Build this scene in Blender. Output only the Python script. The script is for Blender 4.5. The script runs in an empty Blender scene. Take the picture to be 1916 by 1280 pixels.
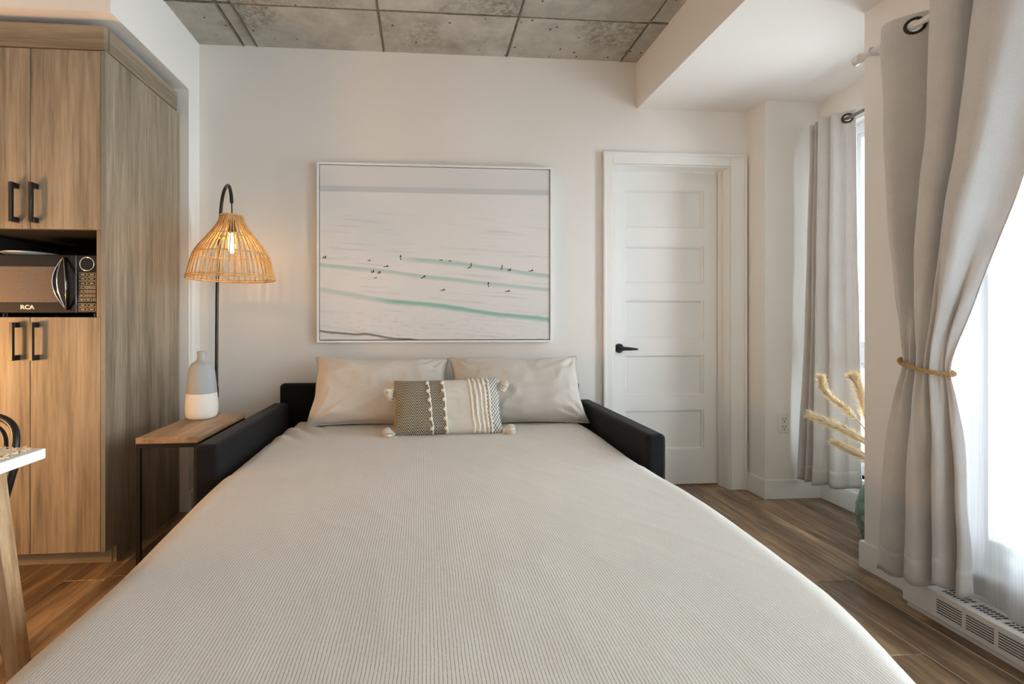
import bpy, bmesh, math, random
from mathutils import Vector, Matrix, noise as mnoise

SC = bpy.context.scene
COL = SC.collection
random.seed(7)
PI = math.pi

# ------------------------------------------------------------------ camera
cam_d = bpy.data.cameras.new('camera')
cam = bpy.data.objects.new('camera', cam_d)
COL.objects.link(cam)
F_PX, PX, HY, TH = 830.0, 850.28, 603.2, 0.0676
cam.location = (0, 0, 1.06)
cam.rotation_euler = (PI / 2, 0, -TH)
cam_d.sensor_width = 36.0
cam_d.lens = F_PX / 1916 * 36.0
cam_d.shift_x = (958 - PX) / 1916
cam_d.shift_y = (HY - 640) / 1916
cam_d.clip_start = 0.02
SC.camera = cam

# ------------------------------------------------------------------ world, exposure
W = bpy.data.worlds.new('overcast_sky')
SC.world = W
W.use_nodes = True
bg = W.node_tree.nodes['Background']
bg.inputs[0].default_value = (0.87, 0.935, 1.0, 1)
bg.inputs[1].default_value = 40.0
SC.view_settings.view_transform = 'Standard'
SC.view_settings.look = 'None'
SC.view_settings.gamma = 1.0
SC.view_settings.use_curve_mapping = False
SC.view_settings.exposure = -0.68
SC.cycles.max_bounces = 10
SC.cycles.diffuse_bounces = 7
SC.cycles.transparent_max_bounces = 12
SC.cycles.sample_clamp_indirect = 6.0


def portal(name, loc, rot, sx, sy):
    l = bpy.data.lights.new(name, 'AREA')
    l.shape = 'RECTANGLE'
    l.size, l.size_y = sx, sy
    l.cycles.is_portal = True
    o = bpy.data.objects.new(name, l)
    o.location = loc
    o.rotation_euler = rot
    COL.objects.link(o)


# light portals just outside the two window openings (they only guide sky sampling)
portal('window_portal', (2.14, -0.1, 1.2), (0, PI / 2, 0), 2.02, 3.32)
portal('window_portal', (2.62, 2.135, 1.195), (0, PI / 2, 0), 1.99, 0.61)

# room measures (metres)
D = 2.692          # back wall
XL = -1.3146       # left wall face
ZC = 2.6885        # concrete ceiling
XB = 1.3263        # side of the bulkhead
ZB = 2.3956        # underside of the bulkhead
X1, Y1 = 2.047, 2.5375   # corner column
X2 = 2.40          # far window wall
X3, Y3 = 1.90, 1.795     # near window wall, its corner
YB = -2.6          # wall behind the camera
XK = -2.75         # kitchen side wall


# ================================================================== helpers
def root_of(o):
    while o.parent:
        o = o.parent
    return o


def link(name, me, parent=None, loc=None):
    o = bpy.data.objects.new(name, me)
    COL.objects.link(o)
    if parent is not None:
        o.parent = parent
    if loc is not None:
        o.location = loc
    return o


def tag(o, label=None, cat=None, group=None, kind=None):
    if label:
        o['label'] = label
    if cat:
        o['category'] = cat
    if group:
        o['group'] = group
    if kind:
        o['kind'] = kind
    return o


def thing(name, loc, label, cat, group=None):
    o = bpy.data.objects.new(name, None)
    o.empty_display_size = 0.05
    COL.objects.link(o)
    o.location = loc
    return tag(o, label, cat, group)


def obj(name, bm, mat, parent=None, smooth=False, origin=None, label=None):
    """bm holds world coordinates; the mesh becomes local to the thing (or to origin)."""
    if parent is not None:
        org = Vector(root_of(parent).location)
    else:
        org = Vector(origin) if origin is not None else Vector((0, 0, 0))
    bmesh.ops.translate(bm, verts=bm.verts, vec=-org)
    bmesh.ops.recalc_face_normals(bm, faces=bm.faces)
    me = bpy.data.meshes.new(name)
    bm.to_mesh(me)
    bm.free()
    mats = mat if isinstance(mat, (list, tuple)) else [mat]
    for m in mats:
        me.materials.append(m)
    if smooth is True:
        me.polygons.foreach_set('use_smooth', [True] * len(me.polygons))
    elif smooth:
        me.polygons.foreach_set('use_smooth', [True] * len(me.polygons))
        me.set_sharp_from_angle(angle=math.radians(smooth))
    o = link(name, me, parent)
    if parent is None and origin is not None:
        o.location = org
    if label:
        o['label'] = label
    return o


def B():
    return bmesh.new()


def box(bm, x0, x1, y0, y1, z0, z1, bev=0.0, mi=0, seg=1):
    r = bmesh.ops.create_cube(bm, size=1.0)
    vs = r['verts']
    for v in vs:
        v.co = Vector(((x0 + x1) / 2 + v.co.x * (x1 - x0), (y0 + y1) / 2 + v.co.y * (y1 - y0), (z0 + z1) / 2 + v.co.z * (z1 - z0)))
    fs = set(f for v in vs for f in v.link_faces)
    for f in fs:
        f.material_index = mi
    if bev > 0:
        es = list(set(e for v in vs for e in v.link_edges))
        bmesh.ops.bevel(bm, geom=es, offset=bev, segments=seg, affect='EDGES', profile=0.5)
    return bm


def bx(*a, **k):
    return box(B(), *a, **k)


def frame_of(t):
    t = t.normalized()
    up = Vector((0, 0, 1)) if abs(t.z) < 0.9 else Vector((1, 0, 0))
    a = t.cross(up).normalized()
    return a, t.cross(a).normalized()


def tube(bm, pts, rad, n=8, mi=0, cap=True):
    pts = [Vector(p) for p in pts]
    rs = rad if isinstance(rad, (list, tuple)) else [rad] * len(pts)
    rings = []
    a = None
    for i, p in enumerate(pts):
        t = (pts[min(i + 1, len(pts) - 1)] - pts[max(i - 1, 0)])
        if t.length < 1e-9:
            t = Vector((0, 0, 1))
        t.normalize()
        if a is None:
            a, b = frame_of(t)
        else:
            a = (a - t * a.dot(t)).normalized()
            b = t.cross(a)
        rings.append([bm.verts.new(p + (a * math.cos(2 * PI * k / n) + b * math.sin(2 * PI * k / n)) * rs[i]) for k in range(n)])
    for i in range(len(rings) - 1):
        for k in range(n):
            f = bm.faces.new((rings[i][k], rings[i][(k + 1) % n], rings[i + 1][(k + 1) % n], rings[i + 1][k]))
            f.material_index = mi
    if cap:
        for r in (rings[0], rings[-1]):
            f = bm.faces.new(r)
            f.material_index = mi
    return bm


def torus(bm, c, R, r, axis='z', n=48, m=8, mi=0):
    c = Vector(c)
    rings = []
    for i in range(n):
        t = 2 * PI * i / n
        ring = []
        for k in range(m):
            p = 2 * PI * k / m
            q = (R + r * math.cos(p))
            v = Vector((q * math.cos(t), q * math.sin(t), r * math.sin(p)))
            if axis == 'y':
                v = Vector((v.x, v.z, v.y))
            elif axis == 'x':
                v = Vector((v.z, v.x, v.y))
            ring.append(bm.verts.new(c + v))
        rings.append(ring)
    for i in range(n):
        for k in range(m):
            f = bm.faces.new((rings[i][k], rings[(i + 1) % n][k], rings[(i + 1) % n][(k + 1) % m], rings[i][(k + 1) % m]))
            f.material_index = mi
    return bm


def lathe(bm, prof, c=(0, 0, 0), n=40, split=None):
    """prof: list of (r, z); split: z below which faces take material 1"""
    c = Vector(c)
    rings = []
    for r, z in prof:
        if r < 1e-6:
            rings.append([bm.verts.new(c + Vector((0, 0, z)))])
        else:
            rings.append([bm.verts.new(c + Vector((r * math.cos(2 * PI * k / n), r * math.sin(2 * PI * k / n), z))) for k in range(n)])
    for i in range(len(rings) - 1):
        A, C = rings[i], rings[i + 1]
        mi = 1 if split is not None and (prof[i][1] + prof[i + 1][1]) / 2 < split else 0
        for k in range(n):
            k2 = (k + 1) % n
            if len(A) == 1 and len(C) == 1:
                continue
            if len(A) == 1:
                f = bm.faces.new((A[0], C[k], C[k2]))
            elif len(C) == 1:
                f = bm.faces.new((A[k], A[k2], C[0]))
            else:
                f = bm.faces.new((A[k], A[k2], C[k2], C[k]))
            f.material_index = mi
    return bm


def cyl(bm, c0, c1, r, n=24, mi=0):
    return tube(bm, [c0, c1], r, n=n, mi=mi)


def prism(bm, pts, y0, y1, mi=0):
    """polygon pts (x, z) extruded along y"""
    a = [bm.verts.new((x, y0, z)) for x, z in pts]
    b = [bm.verts.new((x, y1, z)) for x, z in pts]
    fs = [bm.faces.new(a), bm.faces.new(list(reversed(b)))]
    n = len(pts)
    for i in range(n):
        fs.append(bm.faces.new((a[i], b[i], b[(i + 1) % n], a[(i + 1) % n])))
    for f in fs:
        f.material_index = mi
    return bm


def gridmesh(bm, nu, nv, fn, uv=False, mi=0):
    """fn(u,v) with u,v in 0..1"""
    V = [[bm.verts.new(fn(i / nu, j / nv)) for j in range(nv + 1)] for i in range(nu + 1)]
    lay = bm.loops.layers.uv.verify() if uv else None
    for i in range(nu):
        for j in range(nv):
            f = bm.faces.new((V[i][j], V[i + 1][j], V[i + 1][j + 1], V[i][j + 1]))
            f.material_index = mi
            if uv:
                for l, (a, b) in zip(f.loops, ((i, j), (i + 1, j), (i + 1, j + 1), (i, j + 1))):
                    l[lay].uv = (a / nu, b / nv)
    return V


def lerp(a, b, t):
    return a + (b - a) * t


def interp(tab, x):
    """piecewise smooth table [(x, y)...] ascending"""
    if x <= tab[0][0]:
        return tab[0][1]
    for (x0, y0), (x1, y1) in zip(tab, tab[1:]):
        if x <= x1:
            t = (x - x0) / (x1 - x0)
            return lerp(y0, y1, t * t * (3 - 2 * t))
    return tab[-1][1]


def cinterp(tab, x):
    if x <= tab[0][0]:
        return tab[0][1]
    if x >= tab[-1][0]:
        return tab[-1][1]
    for i in range(len(tab) - 1):
        x0, y0 = tab[i]
        x1, y1 = tab[i + 1]
        if x <= x1:
            m0 = (y1 - tab[i - 1][1]) / (x1 - tab[i - 1][0]) if i else (y1 - y0) / (x1 - x0)
            m1 = (tab[i + 2][1] - y0) / (tab[i + 2][0] - x0) if i + 2 < len(tab) else (y1 - y0) / (x1 - x0)
            h = x1 - x0
            t = (x - x0) / h
            return ((2 * t ** 3 - 3 * t * t + 1) * y0 + (t ** 3 - 2 * t * t + t) * h * m0 + (3 * t * t - 2 * t ** 3) * y1 + (t ** 3 - t * t) * h * m1)


def fbm(p, o=4):
    return mnoise.fractal(Vector(p), 0.9, 2.0, o)


# ================================================================== materials
def srgb(r, g, b):
    def f(c):
        c /= 255.0
        return c / 12.92 if c <= 0.04045 else ((c + 0.055) / 1.055) ** 2.4
    return (f(r), f(g), f(b), 1)


class Mat:
    def __init__(s, name, col=(0.8, 0.8, 0.8, 1), rough=0.5, metal=0.0, spec=0.5):
        s.m = bpy.data.materials.new(name)
        s.m.use_nodes = True
        s.nt = s.m.node_tree
        s.p = s.nt.nodes['Principled BSDF']
        s.out = s.nt.nodes['Material Output']
        s.p.inputs['Base Color'].default_value = col
        s.p.inputs['Roughness'].default_value = rough
        s.p.inputs['Metallic'].default_value = metal
        s.p.inputs['Specular IOR Level'].default_value = spec

    def n(s, t, **kw):
        nd = s.nt.nodes.new(t)
        for k, v in kw.items():
            setattr(nd, k, v)
        return nd

    def l(s, a, b):
        s.nt.links.new(a, b)

    def inp(s, nd, key, v):
        if isinstance(v, bpy.types.NodeSocket):
            s.l(v, nd.inputs[key])
        else:
            nd.inputs[key].default_value = v

    def coord(s, scale=(1, 1, 1), kind='Object', rnd=0.0, rot=(0, 0, 0)):
        tc = s.n('ShaderNodeTexCoord')
        src = tc.outputs[kind]
        if rnd:
            oi = s.n('ShaderNodeObjectInfo')
            mu = s.math('MULTIPLY', oi.outputs['Random'], rnd)
            cx = s.n('ShaderNodeCombineXYZ')
            s.l(mu, cx.inputs[0]); s.l(mu, cx.inputs[1]); s.l(mu, cx.inputs[2])
            ad = s.n('ShaderNodeVectorMath', operation='ADD')
            s.l(src, ad.inputs[0]); s.l(cx.outputs[0], ad.inputs[1])
            src = ad.outputs[0]
        mp = s.n('ShaderNodeMapping')
        mp.inputs['Scale'].default_value = scale
        mp.inputs['Rotation'].default_value = rot
        s.l(src, mp.inputs[0])
        return mp.outputs[0]

    def noise(s, vec, scale=5, detail=4, rough=0.55, dist=0.0, out='Fac'):
        nd = s.n('ShaderNodeTexNoise')
        s.l(vec, nd.inputs['Vector'])
        nd.inputs['Scale'].default_value = scale
        nd.inputs['Detail'].default_value = detail
        nd.inputs['Roughness'].default_value = rough
        nd.inputs['Distortion'].default_value = dist
        return nd.outputs[out]

    def math(s, op, a, b=0.0, c=None, clamp=False):
        nd = s.n('ShaderNodeMath', operation=op, use_clamp=clamp)
        s.inp(nd, 0, a)
        s.inp(nd, 1, b)
        if c is not None:
            s.inp(nd, 2, c)
        return nd.outputs[0]

    def sstep(s, v, a, b):
        nd = s.n('ShaderNodeMapRange', interpolation_type='SMOOTHSTEP')
        s.inp(nd, 0, v)
        nd.inputs[1].default_value = a
        nd.inputs[2].default_value = b
        return nd.outputs[0]

    def ramp(s, fac, stops):
        nd = s.n('ShaderNodeValToRGB')
        s.l(fac, nd.inputs[0])
        el = nd.color_ramp.elements
        while len(el) < len(stops):
            el.new(0.5)
        for e, (p, c) in zip(el, stops):
            e.position = p
            e.color = c
        return nd.outputs[0]

    def mix(s, fac, a, b, blend='MIX'):
        nd = s.n('ShaderNodeMix', data_type='RGBA', blend_type=blend)
        s.inp(nd, 0, fac)
        s.inp(nd, 6, a)
        s.inp(nd, 7, b)
        return nd.outputs[2]

    def sep(s, vec):
        nd = s.n('ShaderNodeSeparateXYZ')
        s.l(vec, nd.inputs[0])
        return nd.outputs

    def color(s, c):
        s.l(c, s.p.inputs['Base Color'])
        return s

    def bump(s, h, strength=0.2, dist=0.01):
        nd = s.n('ShaderNodeBump')
        nd.inputs['Strength'].default_value = strength
        nd.inputs['Distance'].default_value = dist
        s.l(h, nd.inputs['Height'])
        s.l(nd.outputs[0], s.p.inputs['Normal'])
        return s


def plain(name, col, rough=0.5, metal=0.0, spec=0.5, var=0.06, sc=30):
    a = Mat(name, col, rough, metal, spec)
    v = a.noise(a.coord(), sc, 3)
    d = tuple(c * (1 - var) for c in col[:3]) + (1,)
    e = tuple(min(1, c * (1 + var)) for c in col[:3]) + (1,)
    a.color(a.ramp(v, [(0.3, d), (0.7, e)]))
    return a.m


def paint(name, col, rough=0.6):
    a = Mat(name, col, rough, spec=0.3)
    v = a.noise(a.coord(), 2.0, 3)
    d = tuple(c * 0.985 for c in col[:3]) + (1,)
    a.color(a.ramp(v, [(0.3, d), (0.7, col)]))
    a.bump(a.noise(a.coord(), 260, 2), 0.04, 0.002)
    return a.m


def wood(name, c0, c1, c2, grain=(1, 1, 1), rough=0.45, scale=1.0, rnd=0.0, bump=0.08):
    """grain: stretch of the object coordinates; the axis along the grain gets a small number"""
    a = Mat(name, c1, rough, spec=0.35)
    g = tuple(k * scale for k in grain)
    v = a.coord(g, rnd=rnd)
    n1 = a.noise(v, 1.0, 5, 0.6, 0.35)
    v2 = a.coord(tuple(k * 7 for k in g), rnd=rnd)
    n2 = a.noise(v2, 1.0, 4, 0.65)
    f = a.math('ADD', a.math('MULTIPLY', n1, 0.6), a.math('MULTIPLY', n2, 0.4))
    a.color(a.ramp(f, [(0.36, c0), (0.5, c1), (0.65, c2)]))
    a.bump(n2, bump, 0.003)
    return a


M = {}
M['wall'] = paint('white_wall_paint', srgb(232, 229, 224), 0.6)
M['trim'] = paint('white_trim_paint', srgb(236, 235, 231), 0.38)
M['white_metal'] = plain('white_enamel', srgb(225, 224, 222), 0.35, var=0.02)
M['white_frame'] = plain('white_vinyl', srgb(238, 239, 240), 0.35, var=0.02)
M['black_metal'] = plain('black_metal', srgb(24, 23, 23), 0.38, spec=0.4, var=0.15)
M['dark_metal'] = plain('dark_bronze_metal', srgb(62, 57, 50), 0.35, metal=0.7, var=0.1)
M['steel'] = plain('brushed_steel', srgb(150, 146, 140), 0.3, metal=0.9, var=0.08)
M['chrome'] = plain('chrome', srgb(215, 213, 208), 0.12, metal=1.0, var=0.02)
M['slot'] = plain('dark_slot', srgb(45, 45, 46), 0.7, var=0.1)
M['plastic_black'] = plain('black_plastic', srgb(14, 12, 11), 0.22, spec=0.3, var=0.1)
M['plastic_white'] = plain('white_plastic', srgb(222, 220, 212), 0.4, var=0.02)

# concrete
a = Mat('board_cast_concrete', rough=0.85, spec=0.25)
v = a.coord(rnd=17.0)
big = a.noise(v, 1.6, 5, 0.6, 0.4)
mid = a.noise(v, 9, 6, 0.7, 0.2)
fine = a.noise(v, 60, 4, 0.7)
f = a.math('ADD', a.math('MULTIPLY', big, 0.6), a.math('MULTIPLY', mid, 0.4))
c = a.ramp(f, [(0.28, srgb(132, 128, 118)), (0.45, srgb(168, 165, 156)), (0.57, srgb(188, 185, 177)), (0.72, srgb(210, 207, 200))])
oi = a.n('ShaderNodeObjectInfo')
tint = a.ramp(oi.outputs['Random'], [(0.0, srgb(222, 221, 217)), (0.5, srgb(250, 249, 246)), (1.0, srgb(236, 235, 232))])
c = a.mix(1.0, c, tint, 'MULTIPLY')
# rough pitted patches
pz = a.sstep(a.noise(v, 1.1, 2, 0.5), 0.56, 0.66)
mott = a.ramp(a.noise(v, 34, 4, 0.75), [(0.38, srgb(86, 82, 71)), (0.62, srgb(178, 173, 160))])
c = a.mix(a.math('MULTIPLY', pz, 0.65), c, mott)
vor = a.n('ShaderNodeTexVoronoi')
a.l(v, vor.inputs['Vector'])
vor.inputs['Scale'].default_value = 13
pit = a.sstep(vor.outputs['Distance'], 0.05, 0.12)
c = a.mix(pit, srgb(70, 66, 57), c)
a.color(c)
a.bump(a.math('ADD', a.math('MULTIPLY', mid, 0.6), a.math('MULTIPLY', fine, 0.4)), 0.35, 0.012)
M['concrete'] = a.m
M['joint'] = plain('concrete_joint', srgb(112, 106, 94), 0.9, var=0.35, sc=40)

# floor planks: grain runs along Y
a = wood('walnut_plank', srgb(72, 56, 43), srgb(131, 110, 88), srgb(190, 168, 140), (7, 0.8, 7), 0.30, 1.0, rnd=31.0, bump=0.12)
lnk = a.p.inputs['Base Color'].links[0]
basec = lnk.from_socket
oi = a.n('ShaderNodeObjectInfo')
tint = a.ramp(oi.outputs['Random'], [(0.0, srgb(196, 186, 176)), (0.35, srgb(250, 240, 226)), (0.7, srgb(224, 212, 198)), (1.0, srgb(252, 248, 240))])
knots = a.sstep(a.noise(a.coord((4.5, 1.1, 4.5), rnd=31.0), 1.0, 3, 0.6, 0.8), 0.60, 0.74)
cc = a.mix(1.0, basec, tint, 'MULTIPLY')
cc = a.mix(a.math('MULTIPLY', knots, 0.55), cc, srgb(62, 45, 31))
# bevel highlight painted pale along the long edges (|x| near half the plank width)
ox = a.sep(a.coord())[0]
edge = a.sstep(a.math('ABSOLUTE', ox), 0.0768, 0.0795)
cc = a.mix(a.math('MULTIPLY', edge, 0.55), cc, srgb(205, 184, 156))
a.color(cc)
M['plank'] = a.m
M['subfloor'] = plain('subfloor', srgb(60, 46, 34), 0.8)

# cabinet fronts, grain along Z
M['cab'] = wood('greige_oak_laminate', srgb(100, 89, 74), srgb(137, 124, 105), srgb(166, 152, 131), (11, 11, 0.55), 0.5, 1.0, rnd=13.0, bump=0.05).m
M['cab_h'] = wood('greige_oak_laminate_horizontal', srgb(104, 92, 76), srgb(134, 120, 101), srgb(158, 144, 124), (0.6, 11, 11), 0.5, 1.0, bump=0.05).m
M['cab_hy'] = wood('greige_oak_laminate_depthwise', srgb(104, 92, 76), srgb(134, 120, 101), srgb(158, 144, 124), (11, 0.6, 11), 0.5, 1.0, bump=0.05).m
M['cab_in'] = plain('shade_dark_carcass', srgb(40, 35, 30), 0.7)  # shade of the niche recess put into the dark carcass colour
M['cab_edge'] = plain('grey_edge_band', srgb(120, 118, 112), 0.5)
M['tabletop_wood'] = wood('light_walnut_veneer', srgb(120, 92, 66), srgb(160, 128, 96), srgb(188, 158, 124), (12, 1.0, 12), 0.42, 1.2).m
M['leg_wood'] = wood('oak_leg', srgb(132, 104, 74), srgb(170, 140, 106), srgb(198, 170, 136), (14, 14, 1.2), 0.45, 1.0).m
M['table_white'] = plain('white_lacquer', srgb(238, 238, 238), 0.3, var=0.01)


def fabric(name, c0, c1, sc=420, rough=0.9, bump=0.3, sheen=0.2, rnd=0.0):
    a = Mat(name, c1, rough, spec=0.15)
    a.p.inputs['Sheen Weight'].default_value = sheen
    v = a.coord(rnd=rnd)
    w1 = a.noise(v, sc, 2, 0.6)
    w2 = a.noise(v, 6, 4, 0.6)
    f = a.math('ADD', a.math('MULTIPLY', w1, 0.55), a.math('MULTIPLY', w2, 0.45))
    a.color(a.ramp(f, [(0.32, c0), (0.66, c1)]))
    a.bump(w1, bump, 0.002)
    return a


M['velvet'] = fabric('black_velvet', srgb(9, 9, 10), srgb(24, 25, 27), 200, 0.75, 0.15, 0.06).m
M['mattress'] = fabric('grey_mattress_ticking', srgb(118, 110, 100), srgb(142, 134, 122), 300).m
a = fabric('grey_linen_curtain', srgb(200, 198, 196), srgb(220, 218, 216), 330, 0.85, 0.2, 0.1)
tl = a.n('ShaderNodeBsdfTranslucent')
tl.inputs[0].default_value = srgb(205, 203, 202)
mx = a.n('ShaderNodeMixShader')
mx.inputs[0].default_value = 0.12
a.l(a.p.outputs[0], mx.inputs[1]); a.l(tl.outputs[0], mx.inputs[2])
a.l(mx.outputs[0], a.out.inputs[0])
M['curtain'] = a.m
M['rope'] = fabric('jute_rope', srgb(134, 104, 62), srgb(178, 146, 98), 160, 0.9, 0.5).m
M['cream_yarn'] = fabric('cream_yarn', srgb(214, 204, 186), srgb(238, 230, 214), 220, 0.95, 0.6).m
M['jute'] = fabric('woven_jute', srgb(206, 178, 144), srgb(242, 218, 186), 120, 0.9, 0.7).m


def striped(name, base, line, freq, axis, width=0.32, wob=0.0025):
    """fine woven stripes across one object axis"""
    a = Mat(name, base, 0.9, spec=0.12)
    a.p.inputs['Sheen Weight'].default_value = 0.15
    v = a.coord()
    if axis == 'uv':
        tc = a.n('ShaderNodeTexCoord')
        x = a.sep(tc.outputs['UV'])[0]
        wn = a.math('MULTIPLY', a.math('SUBTRACT', a.noise(tc.outputs['UV'], 9, 3), 0.5), wob * 4)
    else:
        x = a.sep(v)[axis]
        wn = a.math('MULTIPLY', a.math('SUBTRACT', a.noise(v, 7, 3), 0.5), wob * 4)
    x = a.math('ADD', x, wn)
    fr = a.math('FRACT', a.math('MULTIPLY', x, freq))
    tri = a.math('ABSOLUTE', a.math('SUBTRACT', fr, 0.5))
    st = a.sstep(tri, width, 0.48)
    brk = a.sstep(a.noise(a.coord((1, 1, 1)), 170, 2, 0.6), 0.30, 0.55)
    st = a.math('MULTIPLY', st, a.math('ADD', a.math('MULTIPLY', brk, 0.5), 0.5))
    cloud = a.ramp(a.noise(v, 5, 4), [(0.3, tuple(c * 0.95 for c in base[:3]) + (1,)), (0.7, base)])
    a.color(a.mix(st, cloud, line))
    h = a.math('SUBTRACT', a.math('MULTIPLY', a.noise(v, 22, 5), 0.7), a.math('MULTIPLY', st, 0.25))
    a.bump(h, 0.16, 0.005)
    return a.m


M['duvet'] = striped('striped_cotton_duvet', srgb(214, 207, 198), srgb(140, 132, 123), 150, 0)
M['pillow'] = striped('striped_cotton_pillow', srgb(212, 205, 196), srgb(150, 141, 131), 84, 'uv', 0.3, 0.006)
M['plain_seam'] = fabric('beige_seam', srgb(176, 164, 150), srgb(196, 186, 172), 300).m

# herringbone wool panel (uv)
a = Mat('herringbone_wool', rough=0.95, spec=0.1)
tc = a.n('ShaderNodeTexCoord')
u_, v_ = a.sep(tc.outputs['UV'])[0:2]
zig = a.math('ABSOLUTE', a.math('SUBTRACT', a.math('FRACT', a.math('MULTIPLY', u_, 11)), 0.5))
ln = a.math('FRACT', a.math('ADD', a.math('MULTIPLY', v_, 21), a.math('MULTIPLY', zig, 5.0)))
ln = a.sstep(a.math('ABSOLUTE', a.math('SUBTRACT', ln, 0.5)), 0.16, 0.34)
a.color(a.mix(ln, srgb(76, 69, 57), srgb(182, 175, 158)))
a.bump(ln, 0.5, 0.003)
M['herring'] = a.m
# pale blue basket weave (uv)
a = Mat('blue_basket_weave', rough=0.95, spec=0.1)
tc = a.n('ShaderNodeTexCoord')
ck = a.n('ShaderNodeTexChecker')
mp = a.n('ShaderNodeMapping')
mp.inputs['Scale'].default_value = (62, 30, 1)
a.l(tc.outputs['UV'], mp.inputs[0])
a.l(mp.outputs[0], ck.inputs['Vector'])
ck.inputs['Scale'].default_value = 1.0
ck.inputs['Color1'].default_value = srgb(216, 213, 204)
ck.inputs['Color2'].default_value = srgb(122, 121, 113)
a.color(ck.outputs['Color'])
a.bump(ck.outputs['Fac'], 0.5, 0.003)
M['blueweave'] = a.m
M['linen'] = fabric('oatmeal_linen', srgb(196, 188, 176), srgb(216, 209, 198), 260).m

# sheer curtain: thin white voile
a = Mat('white_voile')
tr = a.n('ShaderNodeBsdfTransparent')
tl = a.n('ShaderNodeBsdfTranslucent')
df = a.n('ShaderNodeBsdfDiffuse')
tl.inputs[0].default_value = (0.9, 0.9, 0.92, 1)
wv = a.noise(a.coord((1, 300, 4)), 1.0, 2)
df.inputs[0].default_value = (0.86, 0.86, 0.88, 1)
m1 = a.n('ShaderNodeMixShader')
m1.inputs[0].default_value = 0.4
a.l(tl.outputs[0], m1.inputs[1]); a.l(df.outputs[0], m1.inputs[2])
m2 = a.n('ShaderNodeMixShader')
a.l(a.math('ADD', a.math('MULTIPLY', wv, 0.25), 0.30), m2.inputs[0])
a.l(tr.outputs[0], m2.inputs[1]); a.l(m1.outputs[0], m2.inputs[2])
a.l(m2.outputs[0], a.out.inputs[0])
M['voile'] = a.m


def glass(name, tint, gloss=0.08, rough=0.02):
    a = Mat(name)
    tr = a.n('ShaderNodeBsdfTransparent')
    gl = a.n('ShaderNodeBsdfGlossy')
    nz = a.noise(a.coord(), 3, 2)
    a.l(a.ramp(nz, [(0.3, tint), (0.7, tuple(min(1, c * 1.03) for c in tint[:3]) + (1,))]), tr.inputs[0])
    gl.inputs['Roughness'].default_value = rough
    fr = a.n('ShaderNodeFresnel')
    fr.inputs[0].default_value = 1.45
    mx = a.n('ShaderNodeMixShader')
    a.l(a.math('MULTIPLY', fr.outputs[0], gloss * 12, clamp=True), mx.inputs[0])
    a.l(tr.outputs[0], mx.inputs[1]); a.l(gl.outputs[0], mx.inputs[2])
    a.l(mx.outputs[0], a.out.inputs[0])
    return a.m


M['pane'] = glass('clear_window_glass', (0.96, 0.98, 0.98, 1))
a = Mat('green_bottle_glass', (0.35, 0.62, 0.52, 1), 0.06)
a.p.inputs['Transmission Weight'].default_value = 0.75
v = a.coord()
vor = a.n('ShaderNodeTexVoronoi', feature='DISTANCE_TO_EDGE')
a.l(v, vor.inputs['Vector'])
vor.inputs['Scale'].default_value = 22
a.color(a.mix(a.sstep(vor.outputs[0], 0.0, 0.12), (0.22, 0.42, 0.36, 1), (0.62, 0.82, 0.74, 1)))
a.bump(a.sstep(vor.outputs[0], 0.0, 0.2), 0.6, 0.006)
M['green_glass'] = a.m


def emit(name, col, st):
    a = Mat(name)
    e = a.n('ShaderNodeEmission')
    nz = a.noise(a.coord(), 4, 1)
    a.l(a.ramp(nz, [(0.0, col), (1.0, tuple(min(1, c * 1.05) for c in col[:3]) + (1,))]), e.inputs[0])
    e.inputs[1].default_value = st
    a.l(e.outputs[0], a.out.inputs[0])
    return a.m


# ================================================================== the room
def struct(name, bm, mat, label, cat='wall', parent=None, smooth=False, origin=None):
    o = obj(name, bm, mat, parent, smooth, origin)
    if parent is None:
        tag(o, label, cat, kind='structure')
    return o


# floor with individual planks
floor = struct('floor', bx(XK - 0.2, 2.75, YB - 0.2, D + 0.2, -0.12, -0.008), M['subfloor'], 'walnut brown wood plank floor running towards the back wall', 'floor')
PW, PL = 0.1617, 1.22


def plank_mesh(w, ln):
    bm = bx(-w / 2, w / 2, -ln / 2, ln / 2, -0.007, 0.0)
    es = [e for e in bm.edges if all(v.co.z > -0.001 for v in e.verts)]
    bmesh.ops.bevel(bm, geom=es, offset=0.0022, segments=1, affect='EDGES')
    bmesh.ops.recalc_face_normals(bm, faces=bm.faces)
    me = bpy.data.meshes.new('plank')
    bm.to_mesh(me)
    bm.free()
    me.materials.append(M['plank'])
    return me


pm_cache = {}
rr = random.Random(3)
x = 1.5956 - PW * 27
while x + PW / 2 < 2.46:
    cx = x + PW / 2
    y = YB - rr.uniform(0.1, 1.1)
    while y < D + 0.14:
        y0, y1 = max(y, YB), min(y + PL, D + 0.14)
        if y1 - y0 > 0.06:
            key = round(y1 - y0, 3)
            if key not in pm_cache:
                pm_cache[key] = plank_mesh(PW - 0.0006, key - 0.0006)
            o = link('plank', pm_cache[key], floor, (cx, (y0 + y1) / 2, 0))
        y += PL
    x += PW

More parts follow.
